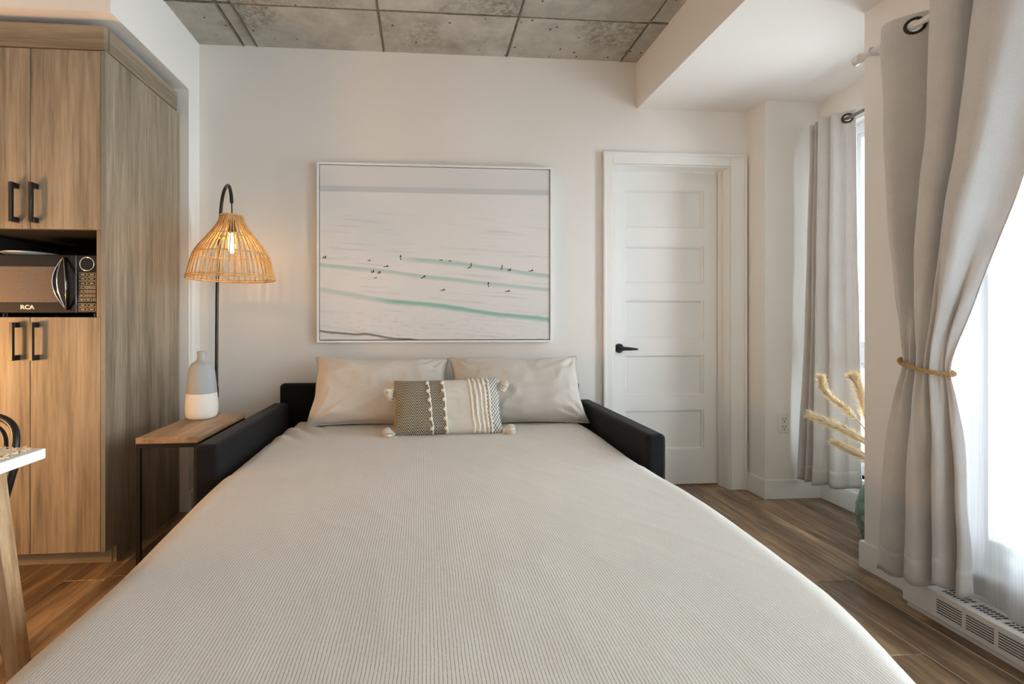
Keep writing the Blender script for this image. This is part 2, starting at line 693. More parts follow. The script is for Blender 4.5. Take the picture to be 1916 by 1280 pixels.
# ceiling: concrete slab cast in panels with joints between them
ceil = struct('ceiling', bx(XK - 0.2, XB + 0.05, YB - 0.2, D + 0.2, ZC + 0.012, ZC + 0.2), M['joint'], 'raw grey board-marked concrete ceiling with cast panel joints', 'ceiling')
rr = random.Random(11)
xs = [XK, -1.97, -1.062, -0.985, -0.243, 0.503, 1.222, XB + 0.02]
ys = [D + 0.01, 2.335, 1.10, -0.13, -1.36, YB]
for j in range(len(ys) - 1):
    for i in range(len(xs) - 1):
        x0, x1_ = xs[i], xs[i + 1]
        y1_, y0 = ys[j], ys[j + 1]
        g = 0.0035
        dz = rr.uniform(-0.004, 0.003)
        bm = bx(x0 + g, x1_ - g, y0 + g, y1_ - g, ZC + dz, ZC + 0.013)
        es = [e for e in bm.edges if all(v.co.z < ZC + 0.005 for v in e.verts)]
        bmesh.ops.bevel(bm, geom=es, offset=0.004, segments=1, affect='EDGES')
        obj('panel', bm, M['concrete'], ceil)
# thin grout fins left along the joints
bm = B()
for k, xj in enumerate((-1.062, -0.985, -0.243, 0.503, 1.222)):
    pts = [(xj + 0.0035 * mnoise.noise(Vector((k * 9.1, t * 3.0, 0))), lerp(D, 0.8, t / 40), ZC - 0.001) for t in range(41)]
    tube(bm, pts, [0.0035 + 0.0025 * mnoise.noise(Vector((k, t * 1.7, 3))) for t in range(41)], 5)
pts = [(lerp(XL, XB, t / 50), 2.335 + 0.004 * mnoise.noise(Vector((t * 1.3, 1, 0))), ZC - 0.001) for t in range(51)]
tube(bm, pts, [0.004 + 0.003 * mnoise.noise(Vector((8, t * 1.7, 3))) for t in range(51)], 5)
o = obj('joint_fin', bm, M['joint'], ceil)

# bulkhead along the window side
struct('ceiling_bulkhead', bx(XB, 2.75, YB - 0.2, D + 0.2, ZB, ZC + 0.2), M['wall'], 'white dropped ceiling bulkhead along the window side', 'bulkhead')

# back wall with the door opening
DX0, DX1, DZ = 1.168, 1.930, 2.045
bm = B()
box(bm, XK - 0.2, DX0, D, D + 0.15, 0, ZC + 0.1)
box(bm, DX1, 2.75, D, D + 0.15, 0, ZC + 0.1)
box(bm, DX0, DX1, D, D + 0.15, DZ, ZC + 0.1)
struct('wall_back', bm, M['wall'], 'white painted back wall behind the sofa bed')

# left wall: soffit over the cabinet niche and its return
bm = B()
box(bm, XK - 0.1, XL, 1.954, D + 0.02, 2.363, ZC + 0.05)
box(bm, XK - 0.1, XL, 2.575, D + 0.02, 0, 2.3635)
struct('wall_left', bm, M['wall'], 'white left wall with soffit framing the tall cabinet')
struct('wall_kitchen', bx(XK - 0.15, XK, YB - 0.1, D + 0.1, 0, ZC + 0.1), M['wall'], 'white kitchen side wall out at the left')
struct('wall_front', bx(XK - 0.1, 2.6, YB - 0.15, YB, 0, ZC + 0.1), M['wall'], 'white wall behind the viewer')
struct('wall_column', bx(X1, 2.75, Y1, D + 0.14, 0, ZB + 0.05), M['wall'], 'white corner column between the door and the far window')

# far window wall
WY0, WY1, WZ0, WZ1 = 1.83, 2.44, 0.20, 2.19
bm = B()
box(bm, X2, X2 + 0.2, Y3 - 0.1, WY0, 0, ZB + 0.02)
box(bm, X2, X2 + 0.2, WY1, Y1 + 0.1, 0, ZB + 0.02)
box(bm, X2, X2 + 0.2, WY0, WY1, 0, WZ0)
box(bm, X2, X2 + 0.2, WY0, WY1, WZ1, ZB + 0.02)
struct('wall_right_far', bm, M['wall'], 'white far window wall beyond the corner, behind the grey curtain')

# near window wall
NY0, NY1, NZ0, NZ1 = -1.75, 1.53, 0.19, 2.2
bm = B()
box(bm, X3, X2 + 0.2, NY1, Y3, 0, ZB + 0.02)
box(bm, X3, X3 + 0.22, YB - 0.1, NY0, 0, ZB + 0.02)
box(bm, X3, X3 + 0.22, NY0, NY1, 0, NZ0)
box(bm, X3, X3 + 0.22, NY0, NY1, NZ1, ZB + 0.02)
struct('wall_right', bm, M['wall'], 'white near window wall behind the tied curtain')


# baseboards
def bboard(name, x0, x1, y0, y1, label):
    bm = bx(x0, x1, y0, y1, 0, 0.115)
    es = [e for e in bm.edges if all(v.co.z > 0.11 for v in e.verts)]
    bmesh.ops.bevel(bm, geom=es, offset=0.004, segments=2, affect='EDGES')
    return struct(name, bm, M['trim'], label, 'baseboard')


bboard('baseboard_back', XL, 1.108, D - 0.013, D, 'white baseboard along the back wall behind the sofa')
bboard('baseboard_left', XL, XL + 0.013, 2.575, D - 0.013, 'white baseboard on the left wall behind the side table')
bboard('baseboard_column_side', X1 - 0.013, X1, Y1 - 0.013, D, 'white baseboard on the column side facing the door')
bboard('baseboard_column_front', X1, X2, Y1 - 0.013, Y1, 'white baseboard on the column front under the outlet')
bboard('baseboard_right_far', X2 - 0.013, X2, Y3, Y1 - 0.013, 'white baseboard under the far window')
bboard('baseboard_right', X3 - 0.013, X3, 1.565, Y3, 'white baseboard on the near wall corner')
bboard('baseboard_right_return', X3 - 0.013, X2 - 0.013, Y3, Y3 + 0.013, 'white baseboard on the return of the near wall corner')

# door -----------------------------------------------------------------
YD = D + 0.09
door = tag(thing('door_1', (1.55, YD, 0), 'white five-panel interior door with black lever handle', 'door'), kind='structure')
LX0, LX1, LZ0, LZ1 = 1.185, 1.924, 0.008, 2.034
panels = [(1.668, 1.919), (1.309, 1.554), (0.952, 1.206), (0.582, 0.850), (0.229, 0.492)]
PX0, PX1 = 1.287, 1.822
bm = B()
box(bm, LX0, PX0, YD, YD + 0.035, LZ0, LZ1)
box(bm, PX1, LX1, YD, YD + 0.035, LZ0, LZ1)
zz = [LZ1] + [z for p in panels for z in (p[1], p[0])] + [LZ0]
for i in range(0, len(zz), 2):
    box(bm, PX0, PX1, YD, YD + 0.035, zz[i + 1], zz[i])
obj('leaf', bm, M['trim'], door)
for z0, z1 in panels:
    obj('panel', bx(PX0 + 0.0005, PX1 - 0.0005, YD + 0.016, YD + 0.028, z0 + 0.0005, z1 - 0.0005), M['trim'], door)
    bm = B()
    # sloped moulding ring inside the opening
    w, d0, d1 = 0.016, YD + 0.001, YD + 0.015
    o_ = [(PX0, z0), (PX1, z0), (PX1, z1), (PX0, z1)]
    i_ = [(PX0 + w, z0 + w), (PX1 - w, z0 + w), (PX1 - w, z1 - w), (PX0 + w, z1 - w)]
    vo = [bm.verts.new((x, d0 + 0.004, z)) for x, z in o_]
    vi = [bm.verts.new((x, d1, z)) for x, z in i_]
    vb = [bm.verts.new((x, d1 + 0.001, z)) for x, z in o_]
    vm = [bm.verts.new((lerp(a_[0], b_[0], .45), d0 + 0.003, lerp(a_[1], b_[1], .45))) for a_, b_ in zip(o_, i_)]
    for k in range(4):
        k2 = (k + 1) % 4
        bm.faces.new((vo[k], vo[k2], vm[k2], vm[k]))
        bm.faces.new((vm[k], vm[k2], vi[k2], vi[k]))
        bm.faces.new((vi[k], vi[k2], vb[k2], vb[k]))
        bm.faces.new((vb[k], vb[k2], vo[k2], vo[k]))
    obj('moulding', bm, M['trim'], door)
bm = B()
cyl(bm, (1.250, YD - 0.009, 0.893), (1.250, YD, 0.893), 0.030, 32)
cyl(bm, (1.250, YD - 0.048, 0.893), (1.250, YD - 0.008, 0.893), 0.011, 16)
tube(bm, [(1.244, YD - 0.048, 0.893), (1.270, YD - 0.052, 0.893), (1.31, YD - 0.052, 0.891), (1.352, YD - 0.050, 0.889)], [0.0125, 0.0125, 0.010, 0.006], 12)
obj('lever_handle', bm, M['black_metal'], door, smooth=40, label='black lever handle on a round rosette')
for hz in (0.25, 1.0, 1.8):
    obj('hinge', bx(LX1 + 0.0005, LX1 + 0.0055, YD - 0.006, YD + 0.01, hz - 0.045, hz + 0.045), M['steel'], door)

cas = tag(thing('trim_1', (1.55, D, 0), 'white moulded casing around the panel door', 'door casing'), kind='structure')


def casing(x0, x1, z0, z1, outer):
    bm = B()
    box(bm, x0, x1, D - 0.016, D, z0, z1, 0.003)
    return bm


obj('casing_side', casing(1.106, 1.166, 0, 2.118, -1), M['trim'], cas)
obj('casing_bead', bx(1.106, 1.122, D - 0.022, D - 0.0165, 0, 2.118, 0.002), M['trim'], cas)
obj('casing_side', casing(1.932, 2.036, 0, 2.118, 1), M['trim'], cas)
obj('casing_bead', bx(2.018, 2.036, D - 0.022, D - 0.0165, 0, 2.118, 0.002), M['trim'], cas)
obj('casing_head', casing(1.1665, 1.9315, 2.047, 2.118, 0), M['trim'], cas)
obj('casing_bead', bx(1.1225, 2.0175, D - 0.022, D - 0.0165, 2.100, 2.118, 0.002), M['trim'], cas)
obj('jamb', bx(DX1 - 0.005, DX1, D - 0.01, D + 0.15, 0, 2.04), M['trim'], cas)
obj('jamb', bx(DX0, DX0 + 0.016, D - 0.01, D + 0.15, 0, 2.04), M['trim'], cas)
obj('jamb_head', bx(DX0, DX1, D - 0.01, D + 0.15, 2.0375, DZ), M['trim'], cas)
obj('door_stop', bx(DX1 - 0.017, DX1 - 0.0055, D + 0.052, D + 0.085, 0, 2.037), M['trim'], cas)
obj('threshold', bx(DX0 + 0.016, DX1 - 0.005, D + 0.10, D + 0.15, -0.005, 0.006), M['leg_wood'], cas)


# windows ----------------------------------------------------------------
def window(name, x, y0, y1, z0, z1, muls, rails, label, fw=0.055):
    w = tag(thing(name, (x, (y0 + y1) / 2, z0), label, 'window'), kind='structure')
    obj('frame_side', bx(x, x + 0.07, y0, y0 + fw, z0, z1, 0.004), M['white_frame'], w)
    obj('frame_side', bx(x, x + 0.07, y1 - fw, y1, z0, z1, 0.004), M['white_frame'], w)
    obj('frame_head', bx(x, x + 0.07, y0 + fw, y1 - fw, z1 - fw, z1, 0.004), M['white_frame'], w)
    obj('frame_sill', bx(x, x + 0.07, y0 + fw, y1 - fw, z0, z0 + fw, 0.004), M['white_frame'], w)
    ye = [y0 + fw] + [m for m in muls] + [y1 - fw]
    for m in muls:
        obj('mullion', bx(x, x + 0.07, m - 0.035, m + 0.035, z0 + fw, z1 - fw, 0.004), M['white_frame'], w)
    for i in range(len(ye) - 1):
        a0 = ye[i] + (0.035 if i else 0)
        a1 = ye[i + 1] - (0.035 if i < len(ye) - 2 else 0)
        zl = [z0 + fw] + rails + [z1 - fw]
        for r in rails:
            obj('rail', bx(x + 0.002, x + 0.066, a0, a1, r - 0.045, r + 0.045, 0.004), M['white_frame'], w)
        for k in range(len(zl) - 1):
            b0 = zl[k] + (0.045 if k else 0)
            b1 = zl[k + 1] - (0.045 if k < len(zl) - 2 else 0)
            s = obj('sash', bx(x + 0.012, x + 0.055, a0, a0 + 0.03, b0, b1, 0.003), M['white_frame'], w)
            box_ = B()
            box(box_, x + 0.012, x + 0.055, a1 - 0.03, a1, b0, b1, 0.003)
            box(box_, x + 0.012, x + 0.055, a0 + 0.03, a1 - 0.03, b0, b0 + 0.03, 0.003)
            box(box_, x + 0.012, x + 0.055, a0 + 0.03, a1 - 0.03, b1 - 0.03, b1, 0.003)
            obj('sash_frame', box_, M['white_frame'], s)
            obj('pane', bx(x + 0.030, x + 0.036, a0 + 0.03, a1 - 0.03, b0 + 0.03, b1 - 0.03), M['pane'], s)
    return w


window('window_1', X2 + 0.06, WY0, WY1, WZ0, WZ1, [], [0.875], 'tall narrow white framed window behind the far curtain')
window('window_2', X3 + 0.085, NY0, NY1, NZ0 + 0.012, NZ1, [1.32, 0.2, -0.8], [], 'large white framed window behind the sheer curtain')
struct('trim_2', bx(X2 - 0.02, X2 + 0.06, WY0 - 0.0, WY1 + 0.02, WZ0 - 0.028, WZ0 - 0.0, 0.004), M['trim'], 'white sill of the far window', 'window sill')
struct('trim_3', bx(X3 - 0.012, X3 + 0.20, NY0, NY1, NZ0 - 0.005, NZ0 + 0.012, 0.004), M['trim'], 'white sill of the large near window', 'window sill')

# ================================================================== sofa bed
AL0, AL1 = -0.862, -0.772      # left arm outer / inner
AR0, AR1 = 0.905, 0.990        # right arm inner / outer
sofa = thing('sofa_bed', (0.065, 2.2, 0), 'black velvet sofa bed folded out under the striped duvet', 'sofa bed')


def cushion_box(x0, x1, y0, y1, z0, z1, bev, seed, amp=0.003):
    return bx(x0, x1, y0, y1, z0, z1, bev, 0, 5)


def soft(o):
    o.modifiers.new('even_shading', 'WEIGHTED_NORMAL')
    return o


soft(obj('arm', cushion_box(AL0, AL1, 1.712, 2.60, 0.06, 0.602, 0.022, 1), M['velvet'], sofa, True))
soft(obj('arm', cushion_box(AR0, AR1, 1.748, 2.60, 0.06, 0.602, 0.022, 2), M['velvet'], sofa, True))
soft(obj('backrest', cushion_box(-0.832, 0.932, 2.605, 2.672, 0.20, 0.706, 0.024, 3), M['velvet'], sofa, True))
soft(obj('base', cushion_box(AL1 + 0.004, AR0 - 0.004, 1.80, 2.598, 0.07, 0.235, 0.012, 4, 0.002), M['velvet'], sofa, True))
for (lx, ly) in ((-0.815, 1.77), (0.945, 1.80), (-0.815, 2.53), (0.945, 2.53)):
    obj('leg', tube(B(), [(lx, ly, 0.0), (lx, ly, 0.064)], [0.014, 0.02], 12), M['black_metal'], sofa, 40)
# fold-out steel frame
bm = B()
for fx in (-0.66, 0.80):
    tube(bm, [(fx, 2.55, 0.255), (fx, 0.66, 0.255)], 0.012, 8)
for fy in (0.66, 1.3, 1.85):
    tube(bm, [(-0.66, fy, 0.255), (0.80, fy, 0.255)], 0.012, 8)
obj('fold_out_frame', bm, M['black_metal'], sofa, 40)
for fy in (0.70, 1.30):
    for fx in (-0.64, 0.78):
        obj('frame_leg', tube(B(), [(fx, fy, 0.0), (fx, fy, 0.25)], 0.011, 8), M['black_metal'], sofa, 40)
# mattress
bm = cushion_box(-0.70, 0.84, 0.60, 2.575, 0.268, 0.425, 0.03, 5, 0.003)
soft(obj('mattress', bm, M['mattress'], sofa, True))

# ------------------------------------------------------------------ duvet
DCX, DHW = 0.070, 0.828
DY0, DY1 = 0.47, 2.50          # foot and head of the duvet
RD = 0.085


DUV_L = [(0.4, 0.74), (0.6, 0.765), (0.8, 0.785), (1.03, 0.790), (1.63, 0.830), (2.3, 0.826), (2.6, 0.80)]
DUV_R = [(0.4, 0.66), (0.55, 0.71), (0.7, 0.770), (0.92, 0.838), (1.34, 0.868), (1.70, 0.830), (2.3, 0.826), (2.6, 0.80)]


def duvet_pt(u, v):
    """u across -1..1 of sheet, v along 0 (head) .. 1 (foot hem)"""
    aw = DHW - RD
    L = DY1 - DY0 - RD
    ax = lerp(-1, 1, u) * (DHW + 0.24)
    by = lerp(-0.02, DY1 - DY0 + 0.24, v)
    qx = max(abs(ax) - aw, 0.0)
    qy = max(by - L, 0.0)
    d = math.hypot(qx, qy)
    px_, py_ = math.copysign(min(abs(ax), aw), ax), min(by, L)
    y_here = DY1 - py_
    top = interp([(0.4, 0.458), (1.0, 0.468), (1.8, 0.487), (2.3, 0.494), (2.6, 0.490)], y_here)
    drop = 0
    hang = 0
    if d > 1e-9:
        nx, ny = math.copysign(qx / d, ax), qy / d
        if d < RD * PI / 2:
            h = RD * math.sin(d / RD)
            drop = RD * (1 - math.cos(d / RD))
        else:
            e = d - RD * PI / 2
            h = RD + 0.05 * e
            drop = RD + e
            hang = min(1, e / 0.08)
        px_ += nx * h
        py_ += ny * h
    X = DCX + px_ * cinterp(DUV_L if px_ < 0 else DUV_R, DY1 - py_) / DHW
    Y = DY1 - py_
    # loft in the middle, soft sagging, wrinkles
    cr = 1 - (px_ / DHW) ** 2
    Z = top - drop + 0.012 * max(cr, 0) ** 0.6
    flat = 1 - min(1, drop / 0.06)
    w = 0.007 * mnoise.noise(Vector((X * 1.6, Y * 1.3, 3.1))) + 0.0012 * fbm((X * 6, Y * 5, 1.7)) 
    # long diagonal creases
    cre = mnoise.noise(Vector((X * 7 + Y * 3, Y * 2.2 - X * 1.0, 9.0)))
    w += 0.0010 * max(0, 0.12 - abs(cre)) / 0.12
    Z += w * (0.5 + 0.5 * flat)
    # gathers near the pillows on the left
    if Y > 2.05 and X < -0.45:
        Z += 0.007 * math.sin((Y * 0.7 + X) * 55) * min(1, (Y - 2.05) / 0.2) * min(1, (-0.45 - X) / 0.15) * flat
    # hanging folds
    s = (Y if qx > qy else X) * 17
    fold = 0.012 * math.sin(s + 1.5 * math.sin(s * 0.37)) * hang
    if d > 1e-9:
        inside = 0.25 if (1.70 < Y and qx > 0) else 1.0
        X += nx * (fold * inside - (0.008 if inside < 1 else 0))
        Y -= ny * fold
    return Vector((X, Y, max(Z, 0.24)))


bm = B()
gridmesh(bm, 150, 190, duvet_pt)
duvet = obj('duvet', bm, M['duvet'], None, True, origin=(DCX, 1.4, 0.45))
md = duvet.modifiers.new('thickness', 'SOLIDIFY')
md.thickness = 0.014
md.offset = -1
tag(duvet, 'beige cotton duvet with fine grey stripes spread over the sofa bed', 'duvet')


# ------------------------------------------------------------------ pillows
def pillow_surface(Wd, Ht, T, seed, wr=0.008, nu=44, nv=30, pinch=0.055):
    """returns fn(u,v,side) in local x (width), n (outwards), z (height); u,v in -1..1"""
    def fn(u, v, side):
        x = u * Wd / 2 * (1 - pinch * (1 - v * v) * u * u)
        z = v * Ht / 2 * (1 - pinch * 1.3 * (1 - u * u) * v * v)
        e = max(0.0, (1 - u ** 4)) ** 0.55 * max(0.0, (1 - v ** 4)) ** 0.55
        t = T / 2 * e
        k = mnoise.noise(Vector((u * 2.0 + seed, v * 2.0, side * 3.0)))
        # wrinkles radiating from the corners
        ang = math.atan2(1 - abs(v), 1 - abs(u))
        rad = math.hypot(1 - abs(u), 1 - abs(v))
        w = math.sin(ang * 13 + seed + u * 2) * math.exp(-((rad - 0.32) / 0.22) ** 2)
        t += e ** 0.5 * (wr * 1.1 * k + wr * 0.9 * w)
        t += wr * 0.8 * e * max(0, 0.22 - abs(mnoise.noise(Vector((u * 3 + seed, v * 2.2, 5.0))))) / 0.22
        z += 0.9 * wr * (1 - 0.4 * abs(v)) * mnoise.noise(Vector((u * 2.3 + seed * 2, v * 0.8, 0.0))) * (1 if v > 0 else 0.2)
        x += 0.8 * wr * mnoise.noise(Vector((v * 2.0 + seed * 3, u * 0.7, 6.0)))
        return x, max(t, 0.0), z
    return fn


def build_pillow(name, Wd, Ht, T, seed, place, mats, mat_of=None, parent=None, origin=None, nu=56, nv=36, wr=0.008, pinch=0.055):
    fn = pillow_surface(Wd, Ht, T, seed, wr, pinch=pinch)
    bm = B()
    lay = bm.loops.layers.uv.verify()
    for side in (1, -1):
        V = [[None] * (nv + 1) for _ in range(nu + 1)]
        for i in range(nu + 1):
            for j in range(nv + 1):
                u = math.sin((i / nu - 0.5) * PI) * 0.35 + (i / nu * 2 - 1) * 0.65
                v = math.sin((j / nv - 0.5) * PI) * 0.35 + (j / nv * 2 - 1) * 0.65
                x, t, z = fn(u, v, side)
                V[i][j] = (bm.verts.new(place @ Vector((x, -side * t, z))), u, v)
        for i in range(nu):
            for j in range(nv):
                q = (V[i][j], V[i + 1][j], V[i + 1][j + 1], V[i][j + 1])
                f = bm.faces.new([k[0] for k in q])
                for l, k in zip(f.loops, q):
                    l[lay].uv = ((k[1] + 1) / 2 * Wd / 0.5, (k[2] + 1) / 2 * Ht / 0.3)
                if mat_of and side == 1:
                    f.material_index = mat_of((V[i][j][1] + V[i + 1][j][1]) / 2)
    bmesh.ops.remove_doubles(bm, verts=bm.verts, dist=1e-5)
    return obj(name, bm, mats, parent, True, origin), fn


def lean(cx, y_bot, z_bot, tilt, roll, Ht, yaw=0.0):
    """pillow standing on (cx, y_bot, z_bot) leaning back by tilt"""
    return (Matrix.Translation((cx, y_bot, z_bot)) @ Matrix.Rotation(yaw, 4, 'Z') @ Matrix.Rotation(-tilt, 4, 'X')
            @ Matrix.Rotation(roll, 4, 'Y') @ Matrix.Translation((0, 0, Ht / 2)))


def add_pillow(cx, y, z, tilt, roll, Wd, Ht, T, seed, label, yaw=0.0):
    t = thing('pillow', (cx, y, z), label, 'pillow', 'striped pillows against the sofa back')
    pl = lean(cx, y, z, tilt, roll, Ht, yaw)
    body, fn = build_pillow('pillowcase', Wd, Ht, T, seed, pl, M['pillow'], None, t, wr=0.012, pinch=0.075)
    bm = B()
    ring = []
    for k in range(120):
        s = k / 120 * 4
        e, q = int(s), (s % 1) * 2 - 1
        u, v = ((q, -1), (1, q), (-q, 1), (-1, -q))[e]
        x, _, zz_ = fn(u, v, 1)
        ring.append(pl @ Vector((x, 0, zz_)))
    ring.append(ring[0])
    tube(bm, ring, 0.0042, 6, cap=False)
    obj('piping', bm, M['plain_seam'], t, True)
    return t


add_pillow(-0.242, 2.355, 0.512, 0.50, 0.02, 0.745, 0.39, 0.20, 2.3, 'left beige pinstriped pillow leaning on the black sofa back')
add_pillow(0.515, 2.345, 0.512, 0.50, -0.01, 0.745, 0.395, 0.20, 7.7, 'right beige pinstriped pillow leaning by the door side arm')

# lumbar cushion ------------------------------------------------------
LW, LH, LT = 0.535, 0.285, 0.12
lum = thing('lumbar_cushion', (0.115, 2.185, 0.505), 'small patterned lumbar cushion with cream tassels in front of both pillows', 'cushion')
lpl = lean(0.120, 2.150, 0.508, 0.42, -0.018, LH, 0.03)


def lum_mat(u):
    return 0 if u < -0.06 else (1 if u < 0.74 else 2)


_, lfn = build_pillow('cushion_cover', LW, LH, LT, 4.4, lpl, [M['herring'], M['linen'], M['blueweave']], lum_mat, lum, wr=0.004, nu=70, pinch=0.03)


def lum_line(u0, u1, off, n=36, wob=0.004, seed=0):
    pts = []
    for k in range(n + 1):
        v = lerp(-0.97, 0.97, k / n)
        u = lerp(u1, u0, k / n) + wob * 4 * mnoise.noise(Vector((v * 6, seed, 2)))
        x, t, z = lfn(u, v, 1)
        pts.append(lpl @ Vector((x, -t - off, z)))
    return pts


for k, (u0, u1) in enumerate(((0.40, 0.46), (0.49, 0.55), (0.58, 0.64), (0.67, 0.72), (0.76, 0.79))):
    obj('yarn_stripe', tube(B(), lum_line(u0, u1, 0.001, seed=k), [0.0058 + 0.0012 * mnoise.noise(Vector((k, q * 1.9, 0))) for q in range(37)], 8), M['cream_yarn'], lum, True)


def fluff(bm, c, r, seed, n=2):
    bmv = bmesh.ops.create_icosphere(bm, subdivisions=n, radius=r)['verts']
    for v in bmv:
        d = v.co.normalized()
        v.co = d * r * (1 + 0.28 * mnoise.noise(d * 3.1 + Vector((seed, 0, 0))))
        v.co += Vector(c)


for k, (u0, u1, nb) in enumerate(((-0.36, -0.29, 6), (-0.08, -0.04, 6))):
    pts = lum_line(u0, u1, 0.002, seed=20 + k)
    tr_ = obj('pompom_trim', tube(B(), pts, [0.0035 + 0.001 * math.sin(q * 2.1) for q in range(37)], 8), M['cream_yarn'], lum, True)
    for q in range(nb):
        p = pts[int((q + 0.5) / nb * 36)]
        bm = B()
        fluff(bm, p + Vector((-0.006, -0.003, 0.0)), 0.0095, q + k * 10)
        obj('pompom', bm, M['cream_yarn'], tr_, True)
# frayed braid on the left edge
bm = B()
pts = lum_line(-0.985, -0.985, 0.003, seed=55)
tube(bm, pts, [0.005 + 0.003 * math.sin(q * 2.7) for q in range(37)], 8)
obj('braid_edge', bm, M['rope'], lum, True)


def tassel(u, v, d, ln, seed):
    x, _, z = lfn(u, v, 1)
    p = lpl @ Vector((x, -0.004, z))
    d = Vector(d).normalized()
    bm = B()
    fluff(bm, p + d * 0.014, 0.013, seed)
    t = obj('tassel', bm, M['cream_yarn'], lum, True, label='cream yarn tassel with a dark binding')
    a_, b_ = frame_of(d)
    bm = B()
    rr_ = random.Random(seed)
    for k in range(70):
        th = rr_.uniform(0, 2 * PI)
        q = math.sqrt(rr_.random())
        o0 = (a_ * math.cos(th) + b_ * math.sin(th)) * 0.010 * q
        o1 = (a_ * math.cos(th) + b_ * math.sin(th)) * 0.034 * q + Vector((0, 0, -0.006)) + Vector((rr_.uniform(-1, 1), rr_.uniform(-1, 1), rr_.uniform(-1, 1))) * 0.004
        e1 = p + d * (0.022 + (ln * rr_.uniform(0.85, 1.05))) + o1 * 0.8
        mid_ = p + d * (0.022 + ln * 0.5) + o1
        tube(bm, [p + d * 0.018 + o0, mid_, e1], [0.0032, 0.0034, 0.0022], 5)
    obj('yarn_skirt', bm, M['cream_yarn'], t, True)
    obj('binding', tube(B(), [p + d * 0.018, p + d * 0.027], 0.0125, 14), M['slot'], t, 40)


tassel(-0.97, 0.70, (-0.75, -0.25, -0.5), 0.036, 1)
tassel(-0.97, -0.86, (-1, -0.35, 0.12), 0.040, 2)
tassel(0.96, 0.86, (0.9, -0.25, -0.55), 0.040, 3)
tassel(0.98, -0.90, (1, -0.25, 0.06), 0.044, 4)

# ================================================================== tall cabinet
CX0, CX1 = -1.985, -1.362
CYF, CYB = 1.995, 2.570
cabt = thing('pantry_cabinet', ((CX0 + CX1) / 2, 2.28, 0), 'tall greige oak pantry cabinet with black handles and a microwave niche', 'cabinet')
NZB, NZT = 1.083, 1.455        # niche
bm = B()
T_ = 0.018
box(bm, CX0, CX0 + T_, CYF + 0.02, CYB, 0.075, 2.325)
box(bm, CX1 - T_ - 0.019, CX1 - 0.019, CYF + 0.02, CYB, 0.075, 2.325)
box(bm, CX0 + T_, CX1 - T_ - 0.019, CYB - 0.012, CYB, 0.075, 2.325)
for z in (0.075, NZB - T_, NZT, 2.307):
    box(bm, CX0 + T_, CX1 - T_ - 0.019, CYF + 0.02, CYB - 0.012, z, z + T_)
obj('carcass', bm, M['cab_in'], cabt)
bm = bx(CX1 - 0.018, CX1, CYF + 0.004, CYF + 0.070, 0.076, 2.222)
box(bm, CX1 - 0.018, CX1, CYF + 0.070, CYB, 0.0, 2.222)
obj('side_panel', bm, M['cab'], cabt)
obj('side_edge', bx(CX1 - 0.0185, CX1 - 0.0002, CYF, CYF + 0.0038, 0.075, 2.222), M['cab_edge'], cabt)
obj('niche_edge', bx(CX1 - 0.036, CX1 - 0.019, CYF + 0.001, CYF + 0.0195, NZB, NZT), M['cab'], cabt)
obj('crown_board', bx(CX0, CX1 + 0.0, CYF - 0.008, CYF + 0.019, 2.2245, 2.325, 0.001), M['cab_h'], cabt)
obj('crown_board', bx(CX1 - 0.019, CX1 + 0.004, CYF + 0.0195, CYB - 0.03, 2.2245, 2.325, 0.001), M['cab_hy'], cabt)
obj('toe_kick', bx(CX0, CX1 - 0.0185, CYF + 0.065, CYF + 0.083, 0.0, 0.0745), M['cab_h'], cabt)
SPL = -1.6655


def cab_door(x0, x1, z0, z1, hx, hz0, hz1):
    d = obj('door', bx(x0 + 0.0015, x1 - 0.0015, CYF, CYF + 0.018, z0 + 0.0015, z1 - 0.0015, 0.0012), M['cab'], cabt)
    bm = B()
    w = 0.0065
    box(bm, hx - w, hx + w, CYF - 0.036, CYF - 0.024, hz0, hz1, 0.0008)
    box(bm, hx - w, hx + w, CYF - 0.024, CYF, hz0, hz0 + 0.022, 0.0008)
    box(bm, hx - w, hx + w, CYF - 0.024, CYF, hz1 - 0.022, hz1, 0.0008)
    obj('handle', bm, M['black_metal'], d)


cab_door(SPL, CX1 - 0.019, NZT, 2.2225, -1.637, 1.480, 1.645)
cab_door(CX0, SPL, NZT, 2.2225, -1.715, 1.480, 1.645)
cab_door(SPL, CX1 - 0.019, 0.076, NZB, -1.634, 0.900, 1.060)
cab_door(CX0, SPL, 0.076, NZB, -1.712, 0.900, 1.060)

# ------------------------------------------------------------------ microwave
MY = 2.012                     # front face
MX0, MX1, MZ0, MZ1 = -1.868, -1.402, 1.099, 1.350
mw = thing('microwave', ((MX0 + MX1) / 2, 2.2, NZB), 'black microwave oven with curved chrome handle inside the cabinet niche', 'microwave')
obj('body', bx(MX0, MX1, MY + 0.022, MY + 0.36, MZ0, MZ1, 0.004), M['plastic_black'], mw)
for fx in (MX0 + 0.05, MX1 - 0.04):
    for fy in (MY + 0.05, MY + 0.32):
        obj('foot', cyl(B(), (fx, fy, NZB), (fx, fy, MZ0), 0.014, 12), M['plastic_black'], mw, 40)
SPX = -1.492
dr = obj('door', bx(MX0, SPX - 0.001, MY, MY + 0.021, MZ0, MZ1, 0.003), M['plastic_black'], mw)
a = Mat('smoked_glass', srgb(92, 76, 58), 0.06, spec=0.8)
a.color(a.ramp(a.noise(a.coord(), 400, 1), [(0.4, srgb(84, 70, 54)), (0.6, srgb(98, 82, 64))]))
M['smoked'] = a.m
obj('window_glass', bx(MX0 + 0.045, SPX - 0.075, MY - 0.0012, MY - 0.0002, 1.146, 1.298), M['smoked'], dr)
